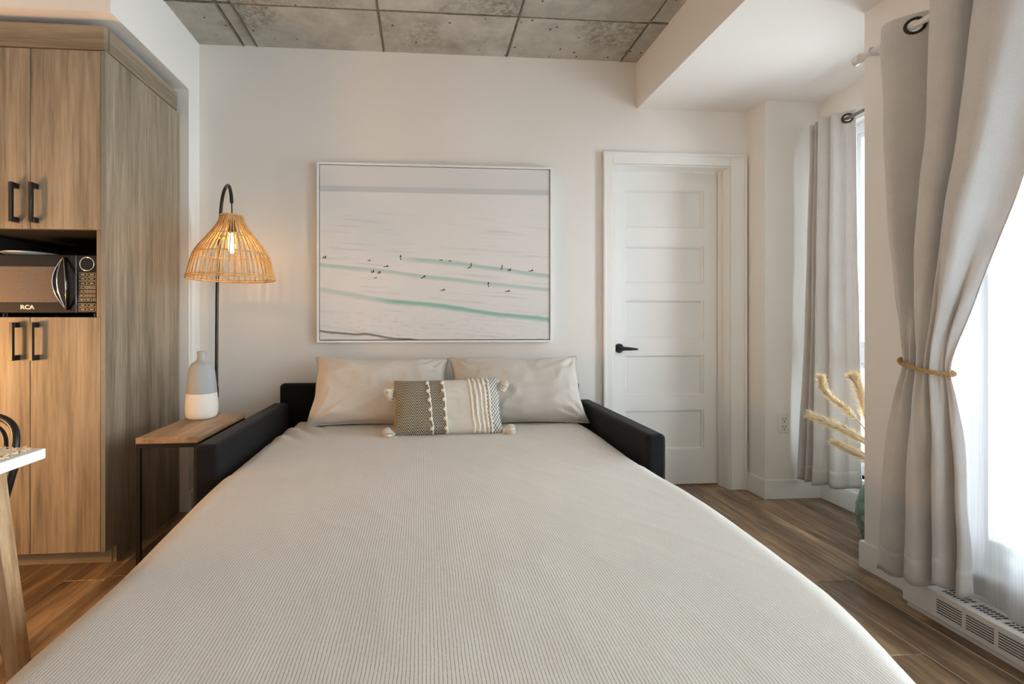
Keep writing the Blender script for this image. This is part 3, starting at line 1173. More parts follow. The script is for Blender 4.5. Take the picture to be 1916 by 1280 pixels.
# lens-shaped handle: two curved bars
bm = B()
hxm = SPX - 0.040
for sgn, rad_, mi in ((-1, 0.007, 0), (1, 0.006, 0)):
    pts = []
    for k in range(21):
        t = k / 20
        s = math.sin(PI * t)
        pts.append((hxm + sgn * 0.024 * s + 0.006 * (1 - 2 * t), MY - 0.004 - 0.030 * s, lerp(1.115, 1.338, t)))
    tube(bm, pts, [0.003 + rad_ * 0.6 * math.sin(PI * k / 20) for k in range(21)], 8)
obj('door_handle', bm, M['plastic_black'], dr, True)
bm = B()
for sgn in (-0.25, 1.12, -1.25):
    pts = []
    for k in range(21):
        t = k / 20
        s = math.sin(PI * t)
        pts.append((hxm + sgn * 0.022 * s + 0.006 * (1 - 2 * t), MY - 0.011 - 0.034 * s * (1 if sgn == -0.25 else 0.85), lerp(1.112, 1.341, t)))
    tube(bm, pts, 0.0022 if sgn == -0.25 else 0.0012, 6)
obj('chrome_trim', bm, M['chrome'], dr, True)
cp = obj('control_panel', bx(SPX, MX1, MY, MY + 0.021, MZ0, MZ1, 0.003), M['plastic_black'], mw)
obj('dial_ring', torus(B(), (-1.4475, MY - 0.001, 1.311), 0.0285, 0.0036, 'y', 40, 8), M['chrome'], cp, True)
obj('dial', cyl(B(), (-1.4475, MY - 0.006, 1.311), (-1.4475, MY, 1.311), 0.0245, 32), M['plastic_black'], cp, 40)
M['key_line'] = plain('key_print', srgb(196, 176, 142), 0.5, var=0.03)


def key(x0, x1, z0, z1):
    bm = B()
    box(bm, x0, x1, MY - 0.0010, MY - 0.0001, z0, z1, 0, 0)
    box(bm, x0 + 0.0016, x1 - 0.0016, MY - 0.0018, MY - 0.0009, z0 + 0.0016, z1 - 0.0016, 0, 1)
    w = (x1 - x0) * 0.24
    zc_ = (z0 + z1) / 2
    box(bm, (x0 + x1) / 2 - w, (x0 + x1) / 2 + w, MY - 0.0022, MY - 0.0017, zc_ - 0.0016, zc_ + 0.0016, 0, 0)
    obj('button', bm, [M['key_line'], M['plastic_black']], cp)


kx0, kx1 = -1.4815, -1.4125
kw = (kx1 - kx0)
kz = 1.262
for r in range(9):
    if r < 3 or r >= 7:
        z1_ = 1.2725 - r * 0.0185 - (0.002 if r >= 7 else 0)
        key(kx0, kx0 + kw * 0.47, z1_ - 0.0145, z1_)
        key(kx0 + kw * 0.53, kx1, z1_ - 0.0145, z1_)
    else:
        z1_ = 1.2725 - 3 * 0.0185 - (r - 3) * 0.0178
        if r < 6:
            key(kx0, kx0 + kw * 0.33, z1_ - 0.013, z1_)
            for q in range(3):
                s0 = kx0 + kw * (0.38 + q * 0.215)
                key(s0, s0 + kw * 0.17, z1_ - 0.013, z1_)
        else:
            key(kx0, kx0 + kw * 0.33, z1_ - 0.013, z1_)
            key(kx0 + kw * 0.38, kx0 + kw * 0.75, z1_ - 0.013, z1_)
            key(kx0 + kw * 0.81, kx1, z1_ - 0.013, z1_)
# maker's letters on the door
fc = bpy.data.curves.new('logo_curve', 'FONT')
fc.body = 'RCA'
fc.size = 0.0245
fc.align_x = 'CENTER'
fc.offset = 0.0007
fc.extrude = 0.0006
tmp = bpy.data.objects.new('logo_tmp', fc)
COL.objects.link(tmp)
bpy.context.view_layer.update()
lm = bpy.data.meshes.new_from_object(tmp.evaluated_get(bpy.context.evaluated_depsgraph_get()))
bpy.data.objects.remove(tmp)
lm.name = 'logo_letters'
lm.transform(Matrix.Translation(Vector((-1.690, MY - 0.0012, 1.1165)) - Vector(mw.location)) @ Matrix.Rotation(PI / 2, 4, 'X') @ Matrix.Scale(1.15, 4, (1, 0, 0)))
lm.materials.clear()
lm.materials.append(M['plastic_white'])
link('logo_letters', lm, dr)

# white plate lying on the microwave
PC = (-1.772, 2.135, MZ1)
bm = lathe(B(), [(0, 0.004), (0.055, 0.004), (0.058, 0.0), (0.064, 0.0), (0.068, 0.006), (0.102, 0.016), (0.104, 0.019), (0.101, 0.020), (0.068, 0.011), (0, 0.010)], PC, 40)
pl_ = obj('plate', bm, M['plastic_white'], None, 40, origin=PC)
tag(pl_, 'white plate lying on top of the microwave', 'plate')

# ================================================================== side table, vase, lamp
SX0, SX1, SY0, SY1, SZ = -1.145, -0.906, 1.843, 2.315, 0.600
st = thing('side_table', ((SX0 + SX1) / 2, (SY0 + SY1) / 2, 0), 'narrow side table with walnut top and black metal frame beside the sofa arm', 'table')
obj('table_top', bx(SX0, SX1, SY0, SY1, SZ - 0.024, SZ, 0.0015), M['tabletop_wood'], st)
fr = 0.016
bm = B()
z1_ = SZ - 0.0245
box(bm, SX0, SX1, SY0 + 0.002, SY0 + fr, z1_ - fr, z1_)
box(bm, SX0, SX1, SY1 - fr, SY1 - 0.002, z1_ - fr, z1_)
box(bm, SX0, SX0 + fr, SY0 + fr, SY1 - fr, z1_ - fr, z1_)
box(bm, SX1 - fr, SX1, SY0 + fr, SY1 - fr, z1_ - fr, z1_)
obj('top_frame', bm, M['black_metal'], st)
for lx in (SX0, SX1 - fr):
    for ly in (SY0 + 0.002, SY1 - fr - 0.0):
        obj('leg', bx(lx, lx + fr, ly, ly + fr - 0.002, 0.0, z1_ - fr), M['black_metal'], st)
bm = B()
box(bm, SX0 + fr, SX1 - fr, SY1 - fr, SY1 - 0.002, 0.0, 0.016)
box(bm, SX0, SX0 + fr, SY0 + fr, SY1 - fr, 0.0, 0.016)
box(bm, SX1 - fr, SX1, SY0 + fr, SY1 - fr, 0.0, 0.016)
obj('foot_frame', bm, M['black_metal'], st)

M['ceramic_grey'] = plain('matte_grey_ceramic', srgb(166, 166, 166), 0.65, var=0.02)
M['ceramic_white'] = plain('matte_cream_ceramic', srgb(226, 220, 210), 0.65, var=0.02)
VC = (-1.070, 2.215, SZ)
prof = [(0, 0.0), (0.050, 0.0), (0.060, 0.004), (0.067, 0.014), (0.071, 0.034), (0.0712, 0.06), (0.069, 0.09), (0.0662, 0.1185), (0.0655, 0.1215), (0.066, 0.1235), (0.063, 0.16), (0.059, 0.20), (0.0555, 0.232), (0.052, 0.250), (0.044, 0.262), (0.032, 0.270), (0.024, 0.276), (0.0205, 0.285),
        (0.0195, 0.300), (0.0205, 0.318), (0.0185, 0.321), (0.016, 0.318), (0.015, 0.28), (0.03, 0.24), (0.0, 0.235)]
vs = obj('bottle_vase', lathe(B(), prof, VC, 48, split=VC[2] * 0 + 0.1215), [M['ceramic_grey'], M['ceramic_white']], None, 50, origin=VC)
tag(vs, 'two-tone grey and cream ceramic bottle vase on the side table', 'vase')

# floor lamp -----------------------------------------------------------
SCX, SCY = -0.978, 2.33
lamp = thing('floor_lamp', (-1.166, 2.575, 0), 'arched black floor lamp with lit rattan dome shade', 'lamp')
obj('base', lathe(B(), [(0, 0), (0.100, 0), (0.102, 0.004), (0.100, 0.014), (0.02, 0.020), (0.016, 0.03), (0, 0.03)], (-1.166, 2.575, 0), 40), M['black_metal'], lamp, 40)
pp = [(-1.167, 2.578, 0.02), (-1.166, 2.578, 0.65)]
obj('pole', tube(B(), pp, 0.0095, 12), M['black_metal'], lamp, 40)
obj('pole_joint', tube(B(), [(-1.166, 2.578, 0.64), (-1.166, 2.578, 0.70)], 0.0115, 12), M['black_metal'], lamp, 40)
ctrl = [(-1.166, 2.578, 0.65), (-1.164, 2.578, 1.1), (-1.160, 2.577, 1.32), (-1.150, 2.574, 1.50), (-1.138, 2.562, 1.63), (-1.122, 2.54, 1.715), (-1.095, 2.505, 1.770), (-1.060, 2.46, 1.792), (-1.025, 2.41, 1.775), (-0.995, 2.36, 1.72), (-0.982, 2.337, 1.672)]
pts = []
for i in range(len(ctrl) - 1):
    p0, p1, p2, p3 = [Vector(ctrl[min(max(i + k, 0), len(ctrl) - 1)]) for k in (-1, 0, 1, 2)]
    for q in range(6):
        t = q / 6
        pts.append(0.5 * ((2 * p1) + (p2 - p0) * t + (2 * p0 - 5 * p1 + 4 * p2 - p3) * t * t + (3 * p1 - p0 - 3 * p2 + p3) * t ** 3))
pts.append(Vector(ctrl[-1]))
obj('arched_arm', tube(B(), pts, 0.0088, 12), M['dark_metal'], lamp, True)
obj('cord', tube(B(), [(-0.982, 2.337, 1.675), (SCX, 2.331, 1.62), (SCX, SCY, 1.56)], 0.0032, 8), M['black_metal'], lamp, True)
obj('socket', tube(B(), [(SCX, SCY, 1.585), (SCX, SCY, 1.578), (SCX, SCY, 1.520), (SCX, SCY, 1.512)], [0.012, 0.019, 0.019, 0.016], 20), M['black_metal'], lamp, 40)
bprof = [(0, -0.100), (0.009, -0.097), (0.015, -0.086), (0.0175, -0.072), (0.0165, -0.055), (0.0135, -0.030), (0.013, -0.012), (0.012, 0.0), (0, 0.0)]
M['bulb'] = emit('warm_bulb', (1.0, 0.54, 0.20, 1), 120.0)
obj('bulb', lathe(B(), bprof, (SCX, SCY, 1.512), 24), M['bulb'], lamp, True)
M['rattan'] = wood('rattan_cane', srgb(160, 120, 68), srgb(206, 162, 102), srgb(228, 188, 130), (8, 8, 3), 0.55, 4.0, rnd=9.0).m
shade = bpy.data.objects.new('lamp_shade', None)
# shade silhouette (radius, z)
SP = [(0.052, 1.600), (0.057, 1.580), (0.068, 1.555), (0.085, 1.528), (0.102, 1.505), (0.124, 1.475), (0.146, 1.448), (0.163, 1.422), (0.176, 1.395), (0.186, 1.362), (0.194, 1.328), (0.201, 1.296), (0.2045, 1.281)]
ring_mesh = torus(B(), (SCX, SCY, 1.281), 0.2045, 0.0048, 'z', 72, 8)
shade = obj('lamp_shade', ring_mesh, M['rattan'], lamp, True, label='woven rattan dome shade')
for R_, z_, r_ in ((0.052, 1.600, 0.0042), (0.106, 1.500, 0.0030), (0.171, 1.405, 0.0032), (0.2030, 1.292, 0.0030)):
    obj('ring', torus(B(), (SCX, SCY, z_), R_ + 0.002, r_, 'z', 64, 6), M['rattan'], shade, True)
NR = 46
bm = B()
tube(bm, [(r, 0, z) for r, z in SP], 0.0033, 6)
bmesh.ops.recalc_face_normals(bm, faces=bm.faces)
bmesh.ops.translate(bm, verts=bm.verts, vec=(0, 0, 0))
rm = bpy.data.meshes.new('rod')
bm.to_mesh(rm)
bm.free()
rm.polygons.foreach_set('use_smooth', [True] * len(rm.polygons))
rm.materials.append(M['rattan'])
for k in range(NR):
    o = link('rod', rm, shade, Vector((SCX, SCY, 0)) - Vector(lamp.location))
    o.rotation_euler = (0, 0, 2 * PI * k / NR + random.uniform(-0.012, 0.012))
# spider that holds the shade on the socket
bm = B()
for k in range(3):
    t = 2 * PI * k / 3 + 0.4
    tube(bm, [(SCX, SCY, 1.512), (SCX + 0.102 * math.cos(t), SCY + 0.102 * math.sin(t), 1.503)], 0.0018, 6)
obj('shade_fitter', bm, M['dark_metal'], shade, True)

# ================================================================== framed print
PXL, PXR, PZ0, PZ1 = -0.629, 0.7735, 0.9406, 2.0006
pic = thing('framed_print', ((PXL + PXR) / 2, D, PZ0), 'large white framed seascape print with tiny surfers on the back wall', 'picture')
FT = 0.012
for nm, q in (('frame_side', (PXL, PXL + FT, PZ0, PZ1)), ('frame_side', (PXR - FT, PXR, PZ0, PZ1)), ('frame_rail', (PXL + FT, PXR - FT, PZ1 - FT, PZ1)), ('frame_rail', (PXL + FT, PXR - FT, PZ0, PZ0 + FT))):
    obj(nm, bx(q[0], q[1], D - 0.048, D - 0.003, q[2], q[3], 0.0012), M['white_frame'], pic)
obj('backing', bx(PXL + FT, PXR - FT, D - 0.012, D - 0.004, PZ0 + FT, PZ1 - FT), M['slot'], pic)
GX = 0.005
CXa, CXb, CZa, CZb = PXL + FT + GX, PXR - FT - GX, PZ0 + FT + GX, PZ1 - FT - GX
a = Mat('printed_seascape', rough=0.7, spec=0.2)
co = a.n('ShaderNodeTexCoord')
sx, sy, sz = a.sep(co.outputs['Object'])
uu = a.math('DIVIDE', a.math('ADD', sx, (CXb - CXa) / 2), CXb - CXa)
vv = a.math('SUBTRACT', 1.0, a.math('DIVIDE', a.math('SUBTRACT', sz, CZa - PZ0), CZb - CZa))
uv = a.n('ShaderNodeCombineXYZ')
a.l(uu, uv.inputs[0]); a.l(vv, uv.inputs[1])
wob = a.math('MULTIPLY', a.math('SUBTRACT', a.noise(uv.outputs[0], 6, 4), 0.5), 0.02)


def curve_v(pts_):
    """piecewise line v(u)"""
    nd = a.n('ShaderNodeFloatCurve')
    a.l(uu, nd.inputs['Value'])
    c_ = nd.mapping.curves[0]
    c_.points[0].location = (0, pts_[0][1])
    c_.points[-1].location = (1, pts_[-1][1])
    for p_ in pts_[1:-1]:
        c_.points.new(*p_)
    nd.mapping.update()
    return nd.outputs[0]


def band(pts_, half, strength, col_in, c_, tail=2.2):
    dv = a.math('SUBTRACT', a.math('ADD', vv, wob), curve_v(pts_))
    up_ = a.sstep(dv, -half, -half * 0.2)
    dn_ = a.math('SUBTRACT', 1.0, a.sstep(dv, half * 0.3, half * tail))
    mk = a.math('MULTIPLY', a.math('MULTIPLY', up_, dn_), strength)
    return a.mix(mk, c_, col_in)


base_ = a.ramp(vv, [(0.0, srgb(222, 222, 222)), (0.14, srgb(218, 218, 217)), (0.155, srgb(228, 227, 226)), (0.6, srgb(231, 229, 227)), (1.0, srgb(224, 223, 223))])
# distant ripples, stretched along u
rip = a.n('ShaderNodeMapping')
rip.inputs['Scale'].default_value = (3.0, 46, 1)
rip.inputs['Rotation'].default_value = (0, 0, -0.004)
sh_ = a.n('ShaderNodeCombineXYZ')
a.l(uu, sh_.inputs[0]); a.l(a.math('SUBTRACT', vv, a.math('MULTIPLY', uu, 0.075)), sh_.inputs[1])
a.l(sh_.outputs[0], rip.inputs[0])
rn = a.noise(rip.outputs[0], 1.0, 3, 0.6)
rmask = a.math('MULTIPLY', a.sstep(rn, 0.54, 0.70), a.math('MULTIPLY', a.sstep(vv, 0.18, 0.34), 0.42))
c = a.mix(rmask, base_, srgb(188, 190, 190))
# close chop at the bottom
chop = a.n('ShaderNodeMapping')
chop.inputs['Scale'].default_value = (26, 90, 1)
a.l(sh_.outputs[0], chop.inputs[0])
cn = a.sstep(a.noise(chop.outputs[0], 1.0, 4, 0.65), 0.52, 0.72)
c = a.mix(a.math('MULTIPLY', cn, a.math('MULTIPLY', a.sstep(vv, 0.74, 0.92), 0.45)), c, srgb(178, 178, 178))
hz_ = a.math('MULTIPLY', a.sstep(vv, 0.112, 0.122), a.math('SUBTRACT', 1.0, a.sstep(vv, 0.148, 0.152)))
c = a.mix(a.math('MULTIPLY', hz_, 0.75), c, srgb(192, 197, 200))
teal = srgb(148, 186, 176)
st_a = a.math('MULTIPLY', a.sstep(uu, 0.30, 0.45), 0.75)
c = band([(0, 0.505), (0.31, 0.520), (0.6, 0.557), (1, 0.622)], 0.012, st_a, srgb(166, 196, 189), c)
c = band([(0, 0.568), (0.3, 0.606), (0.6, 0.652), (1, 0.705)], 0.011, 0.7, srgb(168, 197, 190), c)
st_c = a.math('ADD', a.math('MULTIPLY', a.sstep(uu, 0.20, 0.34), 0.5), 0.4)
c = band([(0, 0.706), (0.12, 0.735), (0.28, 0.772), (0.5, 0.800), (0.75, 0.846), (1, 0.882)], 0.014, st_c, srgb(134, 182, 168), c, 2.0)
c = band([(0, 0.945), (0.13, 0.968), (0.21, 0.968), (0.32, 0.992), (0.4, 1.03), (1, 1.2)], 0.006, 0.85, srgb(84, 88, 84), c, 2.4)
a.color(c)
M['print'] = a.m
cvs = obj('canvas_print', bx(CXa, CXb, D - 0.043, D - 0.013, CZa, CZb), M['print'], pic)
# surfers printed in dark ink on the canvas
surf = [(152, 670, 2), (418, 688, 0), (519, 723, 1), (440, 757, 2), (480, 762, 2), (456, 796, 0), (608, 663, 3), (748, 788, 4), (856, 684, 0), (911, 688, 0), (1042, 712, 5), (1028, 731, 0), (1236, 724, 5), (1284, 742, 2), (1418, 745, 1), (1150, 828, 3), (865, 868, 1), (1270, 873, 1)]
yS = D - 0.0436
M['ink'] = plain('print_ink', srgb(58, 60, 60), 0.7)


def blob(cx_, cz_, rx, rz, rot=0.0, n=10):
    vs_ = []
    for k in range(n):
        t = 2 * PI * k / n
        px_, pz_ = rx * math.cos(t), rz * math.sin(t)
        vs_.append(bm.verts.new((cx_ + px_ * math.cos(rot) - pz_ * math.sin(rot), yS, cz_ + px_ * math.sin(rot) + pz_ * math.cos(rot))))
    bm.faces.new(vs_)


for sx_, sy_, kd in surf:
    u0 = (sx_ - 122) / 1413
    top_, bot_ = lerp(95, 122, u0), lerp(1182, 1170, u0)
    v0 = (sy_ - top_) / (bot_ - top_)
    X_, Z_ = lerp(CXa, CXb, u0), lerp(CZb, CZa, v0)
    bm = B()
    if kd == 0:
        blob(X_ - 0.004, Z_, 0.008, 0.0022, 0.1); blob(X_ + 0.004, Z_ + 0.002, 0.004, 0.004)
    elif kd == 1:
        blob(X_, Z_ - 0.002, 0.018, 0.0024, 0.06); blob(X_ + 0.008, Z_ + 0.002, 0.007, 0.0038, 0.5)
    elif kd == 2:
        blob(X_ - 0.003, Z_ - 0.003, 0.011, 0.003, 0.15); blob(X_ + 0.004, Z_ + 0.003, 0.0042, 0.008, 0.2); blob(X_ - 0.008, Z_ + 0.004, 0.004, 0.003)
    elif kd == 3:
        blob(X_, Z_ + 0.001, 0.005, 0.007); blob(X_, Z_ + 0.008, 0.003, 0.003); blob(X_ + 0.001, Z_ - 0.014, 0.003, 0.006, 0.2)
    elif kd == 4:
        blob(X_ - 0.004, Z_ - 0.003, 0.015, 0.003, 0.45); blob(X_ + 0.006, Z_ + 0.004, 0.006, 0.006, 0.6)
    else:
        blob(X_, Z_, 0.0034, 0.010); blob(X_ + 0.001, Z_ + 0.011, 0.003, 0.003); blob(X_ - 0.004, Z_ - 0.012, 0.009, 0.0024, 0.5)
    obj('printed_surfer', bm, M['ink'], cvs)


# ================================================================== outlet
ou = thing('wall_outlet', (2.160, Y1, 0.39), 'white duplex wall outlet on the corner column', 'outlet')
obj('cover_plate', bx(2.124, 2.196, Y1 - 0.006, Y1, 0.392, 0.509, 0.002), M['plastic_white'], ou)
for z_ in (0.424, 0.470):
    rc = obj('receptacle', bx(2.142, 2.178, Y1 - 0.0085, Y1 - 0.0062, z_ - 0.017, z_ + 0.021, 0.001), M['plastic_white'], ou)
    bm = B()
    box(bm, 2.150, 2.153, Y1 - 0.0092, Y1 - 0.0086, z_ + 0.002, z_ + 0.014)
    box(bm, 2.166, 2.169, Y1 - 0.0092, Y1 - 0.0086, z_ + 0.002, z_ + 0.014)
    cyl(bm, (2.160, Y1 - 0.0092, z_ - 0.007), (2.160, Y1 - 0.0086, z_ - 0.007), 0.004, 12)
    obj('slots', bm, M['slot'], rc)

# ================================================================== curtains
def rod(name, x, z, y0, y1, r, mat, label, brackets, fin=0.016, wallx=None):
    t = thing(name, (x, y1, z), label, 'curtain rod')
    obj('pole', cyl(B(), (x, y0, z), (x, y1, z), r, 16), mat, t, 40)
    for y, s in ((y1, 1), (y0, -1)):
        obj('finial', tube(B(), [(x, y, z), (x, y + s * 0.006, z), (x, y + s * 0.012, z), (x, y + s * 0.03, z), (x, y + s * 0.036, z)], [r * 1.1, fin, fin * 0.9, fin, fin * 0.55], 18), mat, t, 50)
    for y in brackets:
        bm = tube(B(), [(wallx, y, z - 0.004), (x, y, z - r - 0.002)], 0.006, 8)
        torus(bm, (x, y, z), r + 0.004, 0.004, 'y', 20, 6)
        obj('bracket', bm, mat, t, 40)
    return t


RNX, RNZ = 1.795, 2.148
rod('curtain_rod', RNX, RNZ, -1.70, 1.705, 0.0115, M['white_metal'], 'white curtain rod over the large near window', (1.665, -0.1, -1.6), 0.019, X3)
RFX, RFZ = 2.300, 2.172
rod('curtain_rod', RFX, RFZ, 1.88, 2.46, 0.0095, M['steel'], 'steel curtain rod over the far window', (2.44, 1.92), 0.014, X2)


def grommets(parent, spots, R=0.026):
    for (x, y, z, ang) in spots:
        bm = torus(B(), (0, 0, 0), R, 0.0055, 'x', 32, 8)
        bmesh.ops.rotate(bm, verts=bm.verts, cent=(0, 0, 0), matrix=Matrix.Rotation(ang, 3, 'Z'))
        bmesh.ops.translate(bm, verts=bm.verts, vec=(x, y, z))
        obj('grommet', bm, M['dark_metal'], parent, True)


# near curtain, gathered by a rope
cn_ = thing('curtain', (1.80, 1.5, 0.1), 'grey linen curtain gathered with a jute rope at the near window', 'curtain', 'grey linen curtains')
NL = [(0.06, 1.640), (0.35, 1.626), (0.65, 1.603), (0.80, 1.575), (0.905, 1.545), (1.0, 1.552), (1.2, 1.566), (1.5, 1.580), (2.2, 1.602)]
NRt = [(0.06, 1.345), (0.35, 1.352), (0.65, 1.368), (0.80, 1.388), (0.905, 1.402), (1.05, 1.372), (1.35, 1.290), (1.65, 1.205), (1.9, 1.150), (2.2, 1.10)]
# fold profiles: offset from the rod line over the width (0 left .. 1 right); negative is towards the room
FT_ = [(0.0, -0.030), (0.05, -0.046), (0.11, -0.040), (0.177, 0.0), (0.245, 0.050), (0.295, 0.040), (0.325, -0.005), (0.36, -0.046), (0.44, -0.056), (0.51, -0.034), (0.545, 0.022), (0.565, 0.028), (0.59, -0.012), (0.63, -0.048), (0.72, -0.062), (0.82, -0.050), (0.90, 0.010), (1.0, 0.042)]
FB_ = [(0.0, -0.006), (0.08, -0.026), (0.20, -0.022), (0.29, 0.012), (0.335, 0.034), (0.375, -0.014), (0.44, -0.044), (0.54, -0.050), (0.62, -0.030), (0.665, 0.016), (0.70, -0.022), (0.76, -0.040), (0.83, -0.022), (0.87, 0.024), (0.91, -0.012), (0.96, -0.016), (1.0, 0.012)]


def near_pt(s, h):
    """s 0 left .. 1 right, h 0 bottom .. 1 top"""
    ztop = RNZ + 0.045
    zbot = lerp(0.085, 0.150, min(1, s * 1.2)) + 0.012 * math.sin(s * 19)
    z = lerp(zbot, ztop, h)
    yl, yr = cinterp(NL, z), cinterp(NRt, z)
    tie = math.exp(-((z - 0.90) / 0.20) ** 2)
    y = lerp(yl, yr, s)
    k = max(0.0, min(1.0, (z - 0.80) / 0.7))
    k = k * k * (3 - 2 * k)
    s2 = s + 0.010 * math.sin(z * 4.2 + s * 9)
    w = lerp(cinterp(FB_, s2), cinterp(FT_, s2), k)
    amp = 1.0 - 0.42 * tie
    if z < 0.9:
        amp *= lerp(1.15, 1.0, z / 0.9)
    x = 1.800 + (RNX - 1.800) * k + amp * w
    # creases drawn into the rope
    x += tie * 0.010 * math.sin(s * 47 + 1.2 * math.sin(z * 9))
    x += 0.004 * mnoise.noise(Vector((s * 9, z * 3.0, 4.0))) + 0.006 * mnoise.noise(Vector((s * 3.3, z * 5.0, 8.0))) * (1 - tie)
    return Vector((min(x, 1.848), y, z))


def cloth(name, fn, nu, nv, mat, parent, th=0.0022, label=None, holes=()):
    bm = B()
    gridmesh(bm, nu, nv, fn)
    if holes:
        kill = [f for f in bm.faces if any((f.calc_center_median() - Vector(h[0:3])).length < h[3] for h in holes)]
        bmesh.ops.delete(bm, geom=kill, context='FACES')
    o = obj(name, bm, mat, parent, True, label=label)
    m_ = o.modifiers.new('thickness', 'SOLIDIFY')
    m_.thickness = th
    m_.offset = 0
    return o


def ring_spot(s0, s1, fn=None, rx=None, z=None):
    # where the cloth crosses the rod line
    fn, rx, z = fn or near_pt, rx or RNX, z or RNZ
    best = min((lerp(s0, s1, k / 200) for k in range(201)), key=lambda q: abs(fn(q, 0.98).x - rx))
    p, q0, q1 = fn(best, 0.98), fn(best - 0.012, 0.98), fn(best + 0.012, 0.98)
    t = q1 - q0
    ang = math.atan2(t.x, -t.y)
    return (p.x, p.y, z, ang)


gs = [ring_spot(*q) for q in ((0.14, 0.22), (0.30, 0.345), (0.575, 0.605), (0.86, 0.93))]
cloth('fabric', near_pt, 300, 300, M['curtain'], cn_, holes=[(g[0], g[1], g[2], 0.0245) for g in gs[:1]])
# hem stitch line: a folded band along the bottom
cloth('hem', lambda u, v: near_pt(u, v * 0.045) + Vector((-0.0028, -0.0012, 0)), 260, 4, M['curtain'], cn_)
grommets(cn_, gs, 0.0265)

# rope tie-back
tb = thing('curtain_tieback', (1.80, 1.485, 0.90), 'twisted jute rope tieback around the near grey curtain', 'tieback')
path = []
for k in range(97):
    ang = 2 * PI * k / 96 + 2.6
    x = 1.797 - 0.047 * math.cos(ang)
    y = 1.476 - 0.076 * math.sin(ang)
    z = 0.897 + 0.020 * (y - 1.474) / 0.09 + max(0, y - 1.53) * 0.35
    path.append(Vector((x, y, z)))
path += [Vector((1.855, 1.55, 0.935)), Vector((X3 - 0.012, 1.600, 0.953))]
# resample
dense = [path[0]]
for p in path[1:]:
    d_ = p - dense[-1]
    n_ = max(1, int(d_.length / 0.004))
    st_ = dense[-1].copy()
    for q in range(1, n_ + 1):
        dense.append(st_ + d_ * q / n_)
for sidx in range(3):
    pts = []
    for i, p in enumerate(dense):
        t = (dense[min(i + 1, len(dense) - 1)] - dense[max(i - 1, 0)]).normalized()
        a_, b_ = frame_of(t)
        ph = i * 0.62 + sidx * 2 * PI / 3
        pts.append(p + (a_ * math.cos(ph) + b_ * math.sin(ph)) * 0.0042)
    obj('strand', tube(B(), pts, 0.0046, 6), M['rope'], tb, True)
obj('wall_hook', tube(B(), [(X3 + 0.002, 1.602, 0.955), (X3 - 0.03, 1.602, 0.952), (X3 - 0.034, 1.602, 0.968)], 0.004, 8), M['dark_metal'], tb, True)

# sheer voile in front of the glass
sh = thing('sheer_curtain', (1.862, 0.2, 0.12), 'white sheer voile curtain hanging in front of the large window', 'curtain')


def sheer_pt(u, v):
    y = lerp(1.512, -1.60, u)
    z = lerp(0.125 + 0.01 * math.sin(u * 60), RNZ + 0.03, v)
    a1 = 0.011 * math.sin(y * 38 + 1.3 * math.sin(y * 7) + 0.25 * math.sin(z * 2)) + 0.005 * math.sin(y * 87 + z)
    x = 1.866 + a1 * lerp(1.25, 0.8, v)
    return Vector((x, y + 0.01 * math.sin(z * 2.3 + y * 3), z))


cloth('fabric', sheer_pt, 330, 30, M['voile'], sh, 0.0008)
obj('sheer_rod', cyl(B(), (1.866, -1.68, RNZ + 0.02), (1.866, 1.56, RNZ + 0.02), 0.006, 10), M['white_metal'], sh, 40)

# far curtain
cf = thing('curtain', (2.27, 2.35, 0.15), 'grey linen curtain hanging straight at the far window', 'curtain', 'grey linen curtains')


FF_ = [(0.0, 0.03), (0.05, -0.016), (0.11, -0.034), (0.165, -0.008), (0.20, 0.036), (0.235, -0.004), (0.285, -0.046), (0.345, -0.014), (0.385, 0.036), (0.42, -0.022), (0.47, -0.066), (0.53, -0.072), (0.59, -0.042), (0.64, -0.026), (0.70, -0.046), (0.76, -0.038), (0.82, 0.0), (0.88, 0.008), (0.94, 0.034), (1.0, 0.040)]


def far_pt(s, h):
    zb = lerp(0.128, 0.163, s) + 0.006 * math.sin(s * 22)
    z = lerp(zb, RFZ + 0.040, h)
    yl = lerp(2.505, 2.470, h ** 0.7)
    yr = lerp(2.215, 2.243, h)
    y = lerp(yl, yr, s)
    s2 = s + 0.012 * math.sin(z * 3.0 + 5 * s) * (1 - h)
    x = 2.285 + cinterp(FF_, s2) * lerp(1.12, 0.95, h)
    x += 0.006 * mnoise.noise(Vector((s * 8, z * 1.6, 1.0))) + 0.006 * mnoise.noise(Vector((s * 3, z * 4.0, 5.0))) * (1 - h)
    x -= 0.055 * (1 - h) ** 1.3 * (1 - s) ** 1.5
    return Vector((min(x, 2.352), y, z))


fg = ring_spot(0.76, 0.92, far_pt, RFX, RFZ)
cloth('fabric', far_pt, 200, 220, M['curtain'], cf, holes=[(fg[0], fg[1], fg[2], 0.020)])
cloth('hem', lambda u, v: far_pt(u, v * 0.045) + Vector((-0.0022, -0.0022, 0)), 180, 4, M['curtain'], cf)
grommets(cf, [fg], 0.022)

